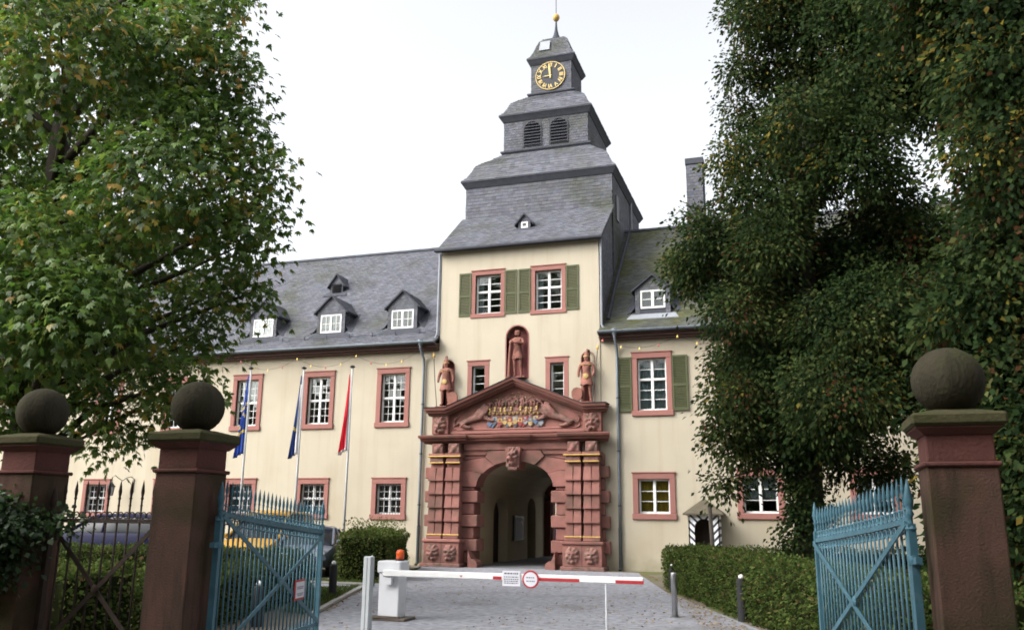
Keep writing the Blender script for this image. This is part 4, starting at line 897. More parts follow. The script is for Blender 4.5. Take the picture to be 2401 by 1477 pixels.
# ------------------------------------------------------------------ gate piers
def pier(x, label):
    t = thing('gate_pier', label, 'pier', (x,-23.12,0), 'ball-topped gate piers'); y = -23.12; h = .25
    link('shaft', MB().cbox(x-h,x+h,y-h,y+h,0,2.13,.012), 'pillar_stone', t)
    link('base', MB().cbox(x-h-.05,x+h+.05,y-h-.05,y+h+.05,0,.35,.02), 'pillar_stone', t)
    link('astragal', MB().cbox(x-h-.025,x+h+.025,y-h-.025,y+h+.025,2.125,2.165,.012), 'pillar_neck', t)
    link('neck', MB().cbox(x-h+.012,x+h-.012,y-h+.012,y+h-.012,2.16,2.38,.01), 'pillar_neck', t)
    cv = MB(); rings = [(h+.0,2.37),(h+.03,2.40),(h+.055,2.42),(h+.055,2.435)]
    for w, z in rings: cv.v += [(x-w,y-w,z),(x+w,y-w,z),(x+w,y+w,z),(x-w,y+w,z)]
    for i in range(3):
        for j in range(4): cv.f.append((i*4+j,i*4+(j+1)%4,i*4+4+(j+1)%4,i*4+4+j))
    cv.f += [(3,2,1,0),(12,13,14,15)]; link('cavetto', cv, 'pillar_neck', t)
    cp = MB().cbox(x-h-.085,x+h+.085,y-h-.085,y+h+.085,2.435,2.535,.02)
    w = h+.06; cp.hexa([(x-w,y-w,2.53),(x+w,y-w,2.53),(x+w,y+w,2.53),(x-w,y+w,2.53)], [(x-.14,y-.14,2.575),(x+.14,y-.14,2.575),(x+.14,y+.14,2.575),(x-.14,y+.14,2.575)]); link('cap', cp, 'pillar_cap', t)
    bm = bmesh.new(); bmesh.ops.create_icosphere(bm, subdivisions=4, radius=.272); rr = random.Random(int(x*10))
    me = bpy.data.meshes.new('ball'); bm.to_mesh(me); bm.free(); me.shade_smooth(); link('ball', me, 'ball_stone', t, at=(x,y,2.815))
pier(10.97, 'brown sandstone gate pier with mossy ball finial at the right of the drive')
pier(3.8, 'brown sandstone gate pier with ball finial between the footgate and the left gate leaf')
pier(1.72, 'reddish sandstone gate pier with ball finial at far left, partly under ivy')
# ------------------------------------------------------------------ iron gates
TIP = MB().lathe([(.011,-.02),(.018,0),(.013,.015),(.013,.07),(.022,.09),(.014,.11),(.021,.15),(.024,.18),(.012,.27),(.001,.33)], 8).mesh('spear_tip', True)
def ringmesh(r, t, n=12):
    mb = MB(); mb.tube([(r*math.cos(2*math.pi*i/n),0,r*math.sin(2*math.pi*i/n)) for i in range(n+1)], t, 5, cap=False); return mb.mesh('scroll', True)
SCR = ringmesh(.032, .007)
def scroll_s():
    pts = []
    for i in range(14): a = i/13*5.2; r = .03-.018*i/13; pts.append((.0+r*math.cos(a+3.1), 0, .03+r*math.sin(a+3.1)))
    return MB().tube(pts, .007, 5).mesh('scroll', True)
def gate(name, label, at, ang, L, z0, z1, m, nb, group=None, scr=True, tall=.30, barr=.011, low=.33, side=-1, post=2.03):
    g = thing(name, label, 'gate', at, group, local=True); tipm = TIP.copy(); scrm = SCR.copy()
    top = lambda x: z0+(z1-z0)*(x/L)**.85 if x > 0 else z0
    link('hanging_stile', MB().box(-.03,.03,-.03,.03,.05,post-.33), m, g); f1 = link('finial', tipm, m, g, at=(0,0,post-.36)); f1.scale = (1.7,1.7,1.15)
    link('stile_knob', MB().lathe([(.02,-.04),(.045,0),(.02,.04)], 10, (0,0,post-.37)), m, g)
    link('meeting_stile', MB().box(L-.03,L+.03,-.025,.025,.05,top(L)+.1), m, g); f2 = link('finial', tipm, m, g, at=(L,0,top(L)+.1)); f2.scale = (1.3,1.3,1)
    n = 14; rl = MB()
    for i in range(n):
        a, b = L*i/n, L*(i+1)/n; za, zb = top(a), top(b); rl.hexa([(a,-.02,za-.022),(b,-.02,zb-.022),(b,.02,zb-.022),(a,.02,za-.022)],[(a,-.02,za+.022),(b,-.02,zb+.022),(b,.02,zb+.022),(a,.02,za+.022)])
    link('top_rail', rl, m, g)
    link('lower_rail', MB().box(.03,L-.03,-.018,.018,low-.02,low+.02), m, g); link('bottom_rail', MB().box(.03,L-.03,-.018,.018,.08,.12), m, g)
    def brace(xa, za, xb, zb, y):
        d = Vector((xb-xa,0,zb-za)).normalized(); nn = Vector((-d.z,0,d.x))*.024; A, B = Vector((xa,y,za)), Vector((xb,y,zb)); t = Vector((0,.006,0))
        link('brace', MB().hexa([A-nn-t,B-nn-t,B-nn+t,A-nn+t],[A+nn-t,B+nn-t,B+nn+t,A+nn+t]), m, g)
    zt0, ztL = top(0)-.03, top(L)-.03
    brace(.03, zt0, L-.03, low+.02, side*.032); brace(.03, low+.02, L-.03, ztL, side*.046)
    link('boss', MB().lathe([(.05,side*.054),(.03,side*.07),(.001,side*.075)], 10, (L/2,0,(zt0+ztL)/4+low/2+.02), 'y'), m, g)
    BARS = {}
    for i in range(1, nb):
        x = L*i/nb; zt = round(top(x)+tall-.18, 2)
        if zt not in BARS: BARS[zt] = MB().tube([(0,0,.1),(0,0,zt)], barr, 6).mesh('bar', True)
        link('bar', BARS[zt], m, g, at=(x,0,0)); ti = link('spear_tip', tipm, m, g, at=(x,0,zt)); ti.scale = (.78,.78,tall/.42)
    if scr:
        for i in range(nb):
            x = L*(i+.5)/nb; w = L/nb*.25
            for s in (-1, 1):
                link('scroll', scrm, m, g, at=(x+s*w,0,top(x)+.06)); 
                if scr != 'top': link('scroll', scrm, m, g, at=(x+s*w,0,top(x)-.065))
        if scr != 'top':
            dg_ = MB()
            for i in range(nb): dg_.tube([(L*(i+.5)/nb,0,.1),(L*(i+.5)/nb,0,low+.0),(L*(i+.5)/nb,0,low+.1)], [.008,.008,.002], 5)
            link('dog_bars', dg_, m, g, kind='stuff')
    return g
def hinge(par, x, z, m):
    link('hinge_strap', MB().lathe([(.045,-.035),(.05,0),(.045,.035)], 10, (0,0,z)).box(-.12 if x < 0 else .0, .0 if x < 0 else .12, -.025,.025,z-.025,z+.025), m, par)
gl_ = gate('gate_leaf', 'open teal iron gate leaf with spear tips hung on the left pier', (4.17,-23.1,0), 0, 3.15, 1.73, 1.5, 'gate_paint', 26, 'iron drive gate leaves'); gl_.rotation_euler.z = R(101); hinge(gl_, -1, 1.42, 'gate_paint'); hinge(gl_, -1, .3, 'gate_paint')
gr_ = gate('gate_leaf', 'open light blue iron gate leaf with spear tips hung on the right pier', (10.6,-23.1,0), 0, 3.15, 1.73, 1.5, 'gate_paint', 26, 'iron drive gate leaves', side=1); gr_.rotation_euler.z = R(102); hinge(gr_, -1, 1.42, 'gate_paint'); hinge(gr_, -1, .3, 'gate_paint')
gp_ = gate('footgate', 'rusty dark iron footgate with X brace between the two left piers', (2.04,-23.12,0), 0, 1.46, 1.64, 1.64, 'rusty_iron', 10, scr='top', tall=.34, post=2.0, low=.25)
# sign hung on the left gate leaf
sg = thing('gate_sign', 'small white notice with red border on the teal gate leaf', 'sign', (3.9,-21.0,.8), local=True)
link('plate', MB().box(-.17,.17,-.004,.004,-.12,.12), 'signal_red', sg); link('panel', MB().box(-.145,.145,.004,.007,-.095,.095), 'sign_white', sg)
ik = MB()
for z, w in ((.035,.11),(.015,.1),(-.045,.11),(-.065,.09)):
    x = -w
    while x < w: d = random.uniform(.02,.05); ik.box(x, min(w, x+d), .007, .0085, z-.006, z+.006); x += d+.012
link('lettering', ik, 'sign_ink', sg, kind='stuff')
LD = Vector((math.cos(R(101)), math.sin(R(101)), 0)); sg.location = Vector((4.17,-23.1,.82))+LD*2.3+Vector((LD.y,-LD.x,0))*.05; sg.rotation_euler = (0,0,R(101+180))
# ------------------------------------------------------------------ barrier, posts, bollards
BR = thing('barrier', 'white and red lifting barrier across the gravel drive', 'barrier', (3.0,-16.5,0))
link('housing', MB().cbox(2.82,3.2,-16.68,-16.36,.05,.78,.012), 'housing_paint', BR); hd = link('housing_head', MB().cbox(2.79,3.23,-16.71,-16.33,.78,.98,.02), 'housing_paint', BR)
link('base_plate', MB().cbox(2.7,3.36,-16.75,-16.3,0,.05,.01), 'board_base', BR); link('foot_board', MB().hexa([(2.74,-16.78,.05),(3.24,-16.74,.05),(3.24,-16.69,.05),(2.74,-16.73,.05)],[(2.74,-16.78,.09),(3.24,-16.74,.08),(3.24,-16.69,.08),(2.74,-16.73,.09)]), 'board_base', BR)
bc = link('beacon', MB().lathe([(.07,.02),(.07,.14),(.055,.18),(.001,.19)], 14, (3.12,-16.5,.98)).mesh('beacon', True), 'beacon_orange', BR); link('beacon_base', MB().lathe([(.078,0),(.078,.025)], 14, (3.12,-16.5,.98)), 'black_paint', bc)
YA = -16.80; A0, A1 = 2.95, 7.42
arm = link('arm', MB().cbox(A0,A1,YA-.03,YA+.03,.735,.84,.012), 'white_paint', BR)
for a, b in ((4.95,5.1),(5.7,6.4),(6.98,7.423)): link('red_stripe', MB().box(a,b,YA-.034,YA-.0305,.742,.792), 'signal_red', arm)
link('stripe_mark', MB().prism([(4.36,.79),(4.42,.79),(4.39,.76)], YA-.034, YA-.0305), 'signal_red', arm)
link('drop_support', MB().tube([(6.82,YA,.72),(6.82,YA,.03)], .013, 6), 'housing_paint', arm); link('support_foot', MB().lathe([(.03,0),(.03,.03)], 8, (6.82,YA,0)), 'housing_paint', arm)
link('drive_shaft', MB().box(2.95,3.1,-16.79,-16.71,.6,.84), 'housing_paint', BR)
nb_ = thing('notice_board', 'white text notice hanging on the barrier arm left of the round sign', 'sign', (5.27,YA-.04,.65))
link('plate', MB().box(5.12,5.42,YA-.05,YA-.042,.65,.885), 'sign_white', nb_)
ik = MB()
for z, w, h in ((.845,.12,.012),(.79,.125,.007),(.755,.125,.007),(.725,.12,.007),(.695,.12,.007)):
    x = 5.27-w
    while x < 5.27+w: d = random.uniform(.015,.045); ik.box(x, min(5.27+w, x+d), YA-.0525, YA-.0505, z-h, z+h); x += d+.01
link('lettering', ik, 'sign_ink', nb_, kind='stuff')
rs = thing('round_sign', 'round white prohibition sign with dark red rim on the barrier arm', 'sign', (5.6,YA-.04,.62))
link('rim', MB().lathe([(.14,0),(.14,-.012),(.001,-.012)], 36, (5.6,YA-.042,.762), 'y'), 'signal_red', rs); link('disc', MB().lathe([(.112,0),(.112,-.004),(.001,-.004)], 36, (5.6,YA-.055,.762), 'y'), 'sign_white', rs)
ik = MB()
for z in (.79,.735):
    x = 5.53
    while x < 5.67: d = random.uniform(.015,.035); ik.box(x, min(5.67, x+d), YA-.062, YA-.0595, z-.008, z+.008); x += d+.01
link('lettering', ik, 'sign_ink', rs, kind='stuff')
ip = thing('access_post', 'square light grey access post beside the barrier housing', 'post', (3.42,-18.2,0))
link('column', MB().cbox(3.34,3.47,-18.3,-18.17,0,1.12,.012), 'post_grey', ip); link('groove', MB().box(3.402,3.41,-18.303,-18.299,.04,1.1), 'zinc_dark', ip)
sb_ = thing('steel_bollard', 'polished steel bollard at the right edge of the drive', 'bollard', (7.53,-14.16,0))
link('tube', MB().lathe([(.055,.02),(.055,.76),(.05,.78),(.001,.785)], 18, (7.53,-14.16,0)).mesh('tube', True), 'steel', sb_); link('flange', MB().lathe([(.1,0),(.1,.02)], 18, (7.53,-14.16,0)), 'steel', sb_)
def pathlight(x, y, h, label):
    t = thing('path_light', label, 'path light', (x,y,0), 'dark path lights along the drive')
    link('post', MB().lathe([(.095,0),(.09,.05),(.085,h-.02),(.07,h)], 14, (x,y,0)), 'car_trim', t); link('lens', MB().lathe([(.035,0),(.05,.02),(.045,.05),(.001,.085)], 12, (x,y,h)).mesh('lens', True), 'white_paint', t)
pathlight(-.2,-12.85,.68,'dark round path light at the kerb, right of the left gate leaf')
pathlight(1.45,-18.2,.62,'dark round path light seen through the bars of the left gate leaf')
pathlight(-.72,-9.95,.68,'dark round path light behind the grey access post')
pathlight(6.72,-8.3,.6,'dark round path light at the corner of the right hedge behind the steel bollard')
pathlight(8.74,-14.35,.72,'dark round path light against the long side of the right hedge')
# ------------------------------------------------------------------ foliage
def leaf_arrays(Pn, D, N, Ln, Wn, tint, droop=.25):
    # rhombic leaves: base Pn, axis D, normal N (all (n,3))
    S = np.cross(D, N); S /= np.linalg.norm(S, axis=1, keepdims=True)+1e-9
    n = len(Pn); Ln = Ln[:, None]; Wn = Wn[:, None]
    mid = Pn+D*Ln*.55+N*Ln*.06; tip = Pn+D*Ln; tip[:, 2] -= (Ln[:, 0]*droop)
    V = np.stack([Pn, mid+S*Wn*.5, tip, mid-S*Wn*.5], 1).reshape(-1, 3)
    F = np.arange(4*n).reshape(n, 4); T = np.repeat(tint, 4, 0); return V, F, T
def unit(a): return a/(np.linalg.norm(a, axis=1, keepdims=True)+1e-9)
def palette(n, cols, wts, jit=.18):
    c = np.array(cols)[RNG.choice(len(cols), n, p=np.array(wts)/sum(wts))]; return c
def crown_arrays(lobes, dens, per, sr, L, W, cols, wts, palmate=False, hang=.2, shell=.55, flat=.45, jit=.2, fo=.3):
    C_, Rr = [], []
    for x, y, z, r in lobes:
        ns = max(3, int(dens*r**2.1)); d = unit(RNG.normal(size=(ns, 3))); d[:, 2] *= .85
        rad = r*(shell+(1.04-shell)*RNG.random(ns)**.6); C_.append(np.c_[x, y, z]+d*rad[:, None]); Rr.append(d)
    C_ = np.concatenate(C_); O = np.concatenate(Rr); ns = len(C_)
    sn = unit(O*.5+np.array([0, 0, 1.0])+RNG.normal(size=(ns, 3))*.25); sc_ = palette(ns, cols, wts)
    k = per; Pn = np.repeat(C_, k, 0); Nn = np.repeat(sn, k, 0); On = np.repeat(O, k, 0); n = len(Pn)
    off = RNG.normal(size=(n, 3))*sr; off -= Nn*(np.sum(off*Nn, 1, keepdims=True)*(1-flat)); Pn = Pn+off
    r2 = np.linalg.norm(off, axis=1); Pn[:, 2] -= hang*r2
    D = unit(unit(off)+On*.5+RNG.normal(size=(n, 3))*.35+np.array([0, 0, -hang])); N2 = unit(Nn*(1-fo)+On*fo*1.3+RNG.normal(size=(n, 3))*.45); N2 = unit(N2-D*np.sum(N2*D, 1, keepdims=True))
    tint = np.repeat(sc_, k, 0)*RNG.uniform(1-jit, 1+jit, (n, 1))*RNG.uniform(.92, 1.08, (n, 3))
    odd = RNG.random(n) < .012; tint[odd] = palette(odd.sum(), cols, wts[::-1])*.9
    if palmate:
        S = np.cross(D, N2); Vv = []
        for a in (-75, -38, 0, 38, 75):
            ca, sa = math.cos(R(a)), math.sin(R(a)); Vv.append((D*ca+S*sa, 1-.32*abs(a)/75))
        Pp = np.concatenate([Pn]*5); Dd = np.concatenate([v for v, _ in Vv]); Dd[:, 2] -= .35; Dd = unit(Dd); NN = np.concatenate([N2]*5); NN = unit(NN-Dd*np.sum(NN*Dd, 1, keepdims=True))
        Ls = np.concatenate([np.full(n, L*f) for _, f in Vv])*RNG.uniform(.75, 1.2, 5*n); return leaf_arrays(Pp, Dd, NN, Ls, Ls*W/L, np.concatenate([tint]*5), .12)
    Ls = L*RNG.uniform(.65, 1.3, n); return leaf_arrays(Pn, D, N2, Ls, Ls*W/L, tint, .15)
def merge(parts):
    V, F, T, k = [], [], [], 0
    for v, f, t in parts: V.append(v); F.append(f+k); T.append(t); k += len(v)
    return np.concatenate(V), np.concatenate(F), np.concatenate(T)
def tree(name, label, base, top, tr, lobes, arrays, m, group=None, limb_r=.11, ivy=None):
    t = thing(name, label, 'tree', base, group); b = Vector(base); tp = Vector(top)
    pts = [b+(tp-b)*a+Vector((math.sin(a*5+base[0])*.15*a, math.cos(a*4)*.12*a, 0)) for a in np.linspace(0, 1, 9)]
    link('trunk', MB().tube(pts, [tr*(1.35 if i == 0 else 1-.75*i/8) for i in range(9)], 12).mesh('trunk', True), 'bark', t)
    for (x, y, z, r) in lobes:
        c = Vector((x, y, z)); h = max(.18, min(.98, (z-base[2]-.55*math.hypot(x-base[0], y-base[1]))/(tp.z-b.z)))
        i = min(7, int(h*8)); s_ = pts[i].lerp(pts[i+1], h*8-i); d = c-s_
        if d.length < .5: continue
        m1 = s_+d*.5+Vector((random.uniform(-.2,.2), random.uniform(-.2,.2), .08*d.length))
        q = [s_, s_.lerp(m1, .6)+Vector((0,0,.05)), m1, m1.lerp(c, .6), c+d.normalized()*r*.35]; r0 = min(limb_r*(.5+.14*d.length), tr*.6)
        link('limb', MB().tube(q, [r0, r0*.75, r0*.5, r0*.3, .012], 6).mesh('limb', True), 'bark', t)
    V, F, T_ = merge(arrays); o = tintmesh('crown', V, F, T_, m, t, at=(0,0,0)); o.location = -Vector(base)
    return t
LEFT = [
  (-1.08,-17.78,11.57,0.78), (-0.46,-18.01,10.20,0.68), (-0.46,-17.49,9.36,0.73), (0.35,-17.92,8.09,0.68), (0.64,-18.08,7.15,0.58),
  (-0.19,-17.48,6.59,0.58), (-0.39,-16.55,6.01,0.38), (-1.23,-16.76,5.92,0.68), (-1.29,-16.82,5.04,0.48), (-0.80,-17.80,4.11,0.58),
  (-2.08,-17.23,3.67,0.48), (-2.79,-17.70,3.88,0.58), (-3.94,-17.89,4.55,0.78), (-2.30,-18.01,3.19,0.35), (-5.01,-15.00,12.09,1.18),
  (-0.46,-19.30,7.38,1.08), (-4.18,-15.50,7.24,1.08), (-3.85,-16.00,5.53,0.98), (-2.33,-20.00,9.94,1.38), (-7.45,-15.00,10.69,1.38),
  (-2.48,-19.50,6.10,1.38), (-6.83,-18.00,10.83,1.58), (-8.72,-16.00,8.76,1.58), (-5.20,-18.50,5.09,1.38), (-5.10,-16.00,14.44,1.28),
  (-1.78,-17.00,13.43,0.98), (-4.29,-18.50,3.66,0.68), (-0.73,-18.60,8.70,0.88), (-3.91,-17.50,7.74,1.08), (-1.86,-17.00,7.52,0.78),
  (-1.24,-18.60,10.55,0.98), (-6.76,-17.00,14.70,1.58), (-3.96,-17.00,15.23,1.58), (-10.15,-16.50,15.14,1.78), (-7.23,-19.00,8.94,1.78),
  (-9.06,-17.50,6.77,1.78), (-2.37,-20.20,5.00,1.08), (-1.07,-20.00,4.97,0.88),
]
RFILL = [
  (9.63,-8.03,16.19,0.86), (9.61,-10.74,9.02,0.78), (9.45,-7.78,9.40,0.88), (9.45,-9.04,7.69,0.88), (9.61,-9.72,6.04,0.78),
  (9.38,-10.19,5.24,0.69), (9.46,-8.81,4.70,0.66), (10.69,-10.03,15.05,0.77), (11.09,-10.63,13.68,0.75), (10.89,-8.29,13.78,0.74),
  (10.45,-11.07,11.01,0.88), (10.25,-9.53,8.56,0.69), (10.06,-7.39,7.77,0.87), (10.39,-10.26,5.80,0.65), (10.58,-7.44,5.39,0.75),
  (10.19,-10.68,3.91,0.72), (12.04,-7.36,16.90,0.75), (11.56,-10.77,13.65,0.66), (11.72,-11.08,12.05,0.72), (11.74,-11.24,10.84,0.70),
  (11.12,-10.86,10.24,0.82), (11.16,-9.22,8.06,0.68), (11.45,-9.45,7.34,0.90), (11.01,-9.69,6.28,0.66), (10.93,-9.36,4.99,0.86),
  (10.69,-10.61,4.27,0.71), (12.35,-11.28,13.63,0.69), (12.94,-9.77,13.55,0.90), (13.03,-8.30,13.09,0.85), (12.76,-7.74,12.68,0.70),
  (12.29,-8.74,9.48,0.85), (12.55,-8.55,8.50,0.81), (11.79,-11.18,6.50,0.89), (12.11,-11.31,5.50,0.82), (12.35,-8.63,5.59,0.89),
  (11.67,-9.05,4.51,0.81), (13.46,-11.49,13.24,0.70), (13.62,-11.00,13.12,0.87), (13.75,-9.13,12.43,0.87), (13.55,-10.08,11.31,0.82),
  (12.84,-9.40,8.57,0.80), (13.15,-9.94,6.94,0.68), (13.32,-7.90,6.45,0.65), (12.99,-9.86,5.37,0.79), (13.01,-8.50,8.94,0.60),
  (13.63,-9.00,8.28,0.60), (12.36,-9.00,9.83,0.60), (13.73,-9.00,12.27,0.60),
]
RIGHT = [
  (9.72,-10.09,14.49,0.90), (9.10,-9.53,13.32,0.50), (9.06,-8.47,12.50,0.60), (8.81,-10.39,10.48,0.55), (8.97,-10.35,9.59,0.55),
  (10.28,-9.23,13.54,1.00), (10.49,-8.65,11.73,1.10), (10.27,-9.47,10.00,0.85), (7.95,-9.65,8.83,0.80), (8.37,-8.71,8.16,1.00),
  (7.52,-8.89,8.18,0.65), (8.82,-10.45,6.58,0.80), (8.68,-8.66,5.80,0.75), (8.56,-10.17,4.52,0.72), (8.51,-9.93,3.81,0.60),
  (8.78,-8.76,3.55,0.55), (8.19,-9.67,2.65,0.33), (9.18,-7.00,4.59,1.00), (9.60,-7.00,6.18,1.10), (9.94,-7.00,8.29,1.20),
  (11.09,-8.00,8.15,1.00), (11.17,-11.00,6.01,1.20), (10.70,-11.50,4.54,1.10), (10.17,-10.00,3.96,0.75), (11.76,-9.00,4.88,0.80),
  (11.09,-9.00,3.40,0.55), (11.75,-9.50,3.06,0.50), (11.78,-9.00,12.57,1.20), (12.75,-10.00,13.27,1.30), (12.01,-9.00,15.61,1.30),
  (12.57,-8.00,12.59,0.70), (11.56,-11.00,9.87,0.90), (12.11,-8.00,9.43,0.75), (12.63,-9.00,7.41,0.80), (12.37,-8.00,6.50,1.00),
  (11.01,-9.00,16.46,1.40), (14.05,-9.50,13.33,0.90), (10.59,-9.00,18.56,1.60), (12.59,-10.00,17.29,1.80), (14.18,-8.00,7.57,1.00),
  (13.75,-8.00,5.99,1.00), (9.51,-9.00,11.34,0.60), (9.50,-11.00,8.03,0.80),
]
R2FILL = [
  (12.98,-17.56,9.98,0.67), (12.87,-16.65,9.68,0.57), (12.92,-17.22,8.50,0.50), (12.55,-16.79,5.36,0.64), (12.27,-17.11,4.74,0.67),
  (12.57,-16.31,3.96,0.63), (12.37,-16.83,3.50,0.68), (12.56,-16.03,2.96,0.67), (12.38,-16.07,2.27,0.53), (11.93,-17.79,1.58,0.53),
  (12.13,-15.75,0.89,0.54), (13.56,-16.45,10.42,0.57), (13.11,-17.55,9.13,0.69), (13.12,-17.94,8.23,0.56), (13.28,-16.00,8.22,0.67),
  (13.35,-16.54,7.24,0.53), (13.29,-16.10,6.87,0.69), (13.35,-16.31,6.27,0.63), (12.95,-17.24,5.16,0.67), (13.30,-15.76,4.93,0.62),
  (12.83,-17.18,4.05,0.55), (12.75,-17.00,3.22,0.68), (12.63,-16.97,2.69,0.56), (12.60,-16.27,2.36,0.61), (12.69,-16.44,1.68,0.69),
  (12.67,-15.53,1.16,0.69), (13.82,-17.77,9.47,0.56), (14.13,-15.77,10.11,0.69), (13.79,-17.25,8.58,0.55), (14.05,-16.30,8.32,0.66),
  (13.68,-16.69,7.13,0.55), (13.37,-17.21,6.63,0.51), (13.27,-17.28,5.97,0.70), (13.66,-16.36,5.31,0.65), (13.53,-16.60,4.54,0.64),
  (13.34,-16.74,3.95,0.61), (12.83,-17.83,3.17,0.60), (12.96,-17.02,2.66,0.55), (13.05,-17.03,2.09,0.57), (12.72,-17.95,1.80,0.68),
  (13.31,-15.88,1.16,0.53),
]
RIGHT2 = [
  (13.26,-16.35,9.32,1.00), (13.01,-17.54,6.97,0.90), (13.02,-16.89,5.88,0.80), (12.57,-17.05,5.03,0.55), (13.01,-16.56,4.66,0.90),
  (12.50,-17.63,3.85,0.45), (13.00,-16.35,3.10,0.80), (13.01,-16.01,1.58,0.80), (12.73,-16.59,0.72,0.60), (13.06,-16.16,10.10,0.90),
  (12.62,-16.13,10.86,1.20), (12.87,-17.24,8.30,0.45), (14.20,-16.30,8.44,1.40), (14.05,-16.33,6.31,1.40), (13.67,-16.83,4.25,1.30),
  (13.34,-17.79,2.40,1.20), (13.48,-16.76,10.96,1.50), (14.81,-16.18,10.69,1.60),
]

GREENS = [(.045,.095,.016),(.07,.135,.02),(.105,.175,.028),(.15,.215,.038),(.27,.23,.035),(.36,.23,.045)]
tree('chestnut_tree', 'large green horse chestnut tree with first yellow leaves filling the left side', (-4.4,-17.6,0), (-4.7,-17.4,13.5), .42, LEFT,
     [crown_arrays(LEFT, 105, 13, .30, .135, .05, GREENS, [.22,.28,.27,.15,.05,.03], palmate=True, hang=.28, flat=.4)], 'leaf_gloss')
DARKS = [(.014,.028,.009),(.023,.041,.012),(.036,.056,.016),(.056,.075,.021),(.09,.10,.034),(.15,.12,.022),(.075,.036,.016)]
IVY = [(9.92+.14*math.sin(i*1.7),-9.55+.1*math.cos(i),.3+i*.42,.5) for i in range(9)]
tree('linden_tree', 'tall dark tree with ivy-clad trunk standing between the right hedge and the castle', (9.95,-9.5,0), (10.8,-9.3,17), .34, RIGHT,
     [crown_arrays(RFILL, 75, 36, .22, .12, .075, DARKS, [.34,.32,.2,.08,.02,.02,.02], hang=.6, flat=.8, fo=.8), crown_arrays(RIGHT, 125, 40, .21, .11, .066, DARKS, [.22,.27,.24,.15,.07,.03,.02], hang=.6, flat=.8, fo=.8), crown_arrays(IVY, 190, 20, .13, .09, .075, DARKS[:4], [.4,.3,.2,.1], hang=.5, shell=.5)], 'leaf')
YEL = [(8.35,-10.4,5.35,.22),(8.62,-10.35,5.3,.25),(8.95,-10.4,5.5,.25)]
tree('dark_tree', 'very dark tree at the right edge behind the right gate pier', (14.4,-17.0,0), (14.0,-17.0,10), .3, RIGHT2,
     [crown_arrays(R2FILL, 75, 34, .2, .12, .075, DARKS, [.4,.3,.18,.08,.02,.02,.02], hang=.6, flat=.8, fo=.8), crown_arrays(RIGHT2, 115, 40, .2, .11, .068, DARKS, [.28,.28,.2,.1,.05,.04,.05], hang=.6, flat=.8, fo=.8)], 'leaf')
# unseen street trees around the viewer, added so their crowns shade the gate
for x, y, lab in ((16.8,-28.5,'unseen street tree added for shade beside the viewer on the right'),(0.3,-31.5,'unseen street tree added for shade beside the viewer on the left'),(6.3,-37.5,'unseen street tree added for shade behind the viewer, left of the axis'),(13.0,-37.5,'unseen street tree added for shade behind the viewer, right of the axis')):
    lb = [(x+2.6*math.cos(a)*f, y+2.6*math.sin(a)*f, z, 2.3) for a, f, z in ((0,1,6.5),(1.3,1,7.2),(2.5,1,6.2),(3.8,1,7.0),(5.0,1,6.4),(.6,.6,9.3),(2.7,.6,9.0),(4.7,.6,9.6),(0,0,11))]
    tree('shade_tree', lab, (x,y,0), (x,y,10.5), .3, lb, [crown_arrays(lb, 45, 12, .4, .36, .2, DARKS, [.2,.26,.24,.15,.08,.04,.03], hang=.4, flat=.7)], 'leaf', group='added shade trees behind the viewer')
# unseen wood added behind the viewer so the window panes mirror something dark
WD = [(x+RNG.uniform(-2,2), -62+RNG.uniform(-5,5), z+RNG.uniform(-1,1), 3.4) for x in range(-95, 56, 5) for z in (3.5, 8.5, 13.0)]
V, F, T_ = crown_arrays(WD, 9, 6, .9, 1.5, 1.1, DARKS, [.25,.3,.25,.12,.05,.02,.01], hang=.4, flat=.8, fo=.8)
tag(tintmesh('reflection_wood', V, F, T_, 'leaf', kind='stuff'), 'unseen dense wood added behind the viewer for the panes to reflect', 'wood')
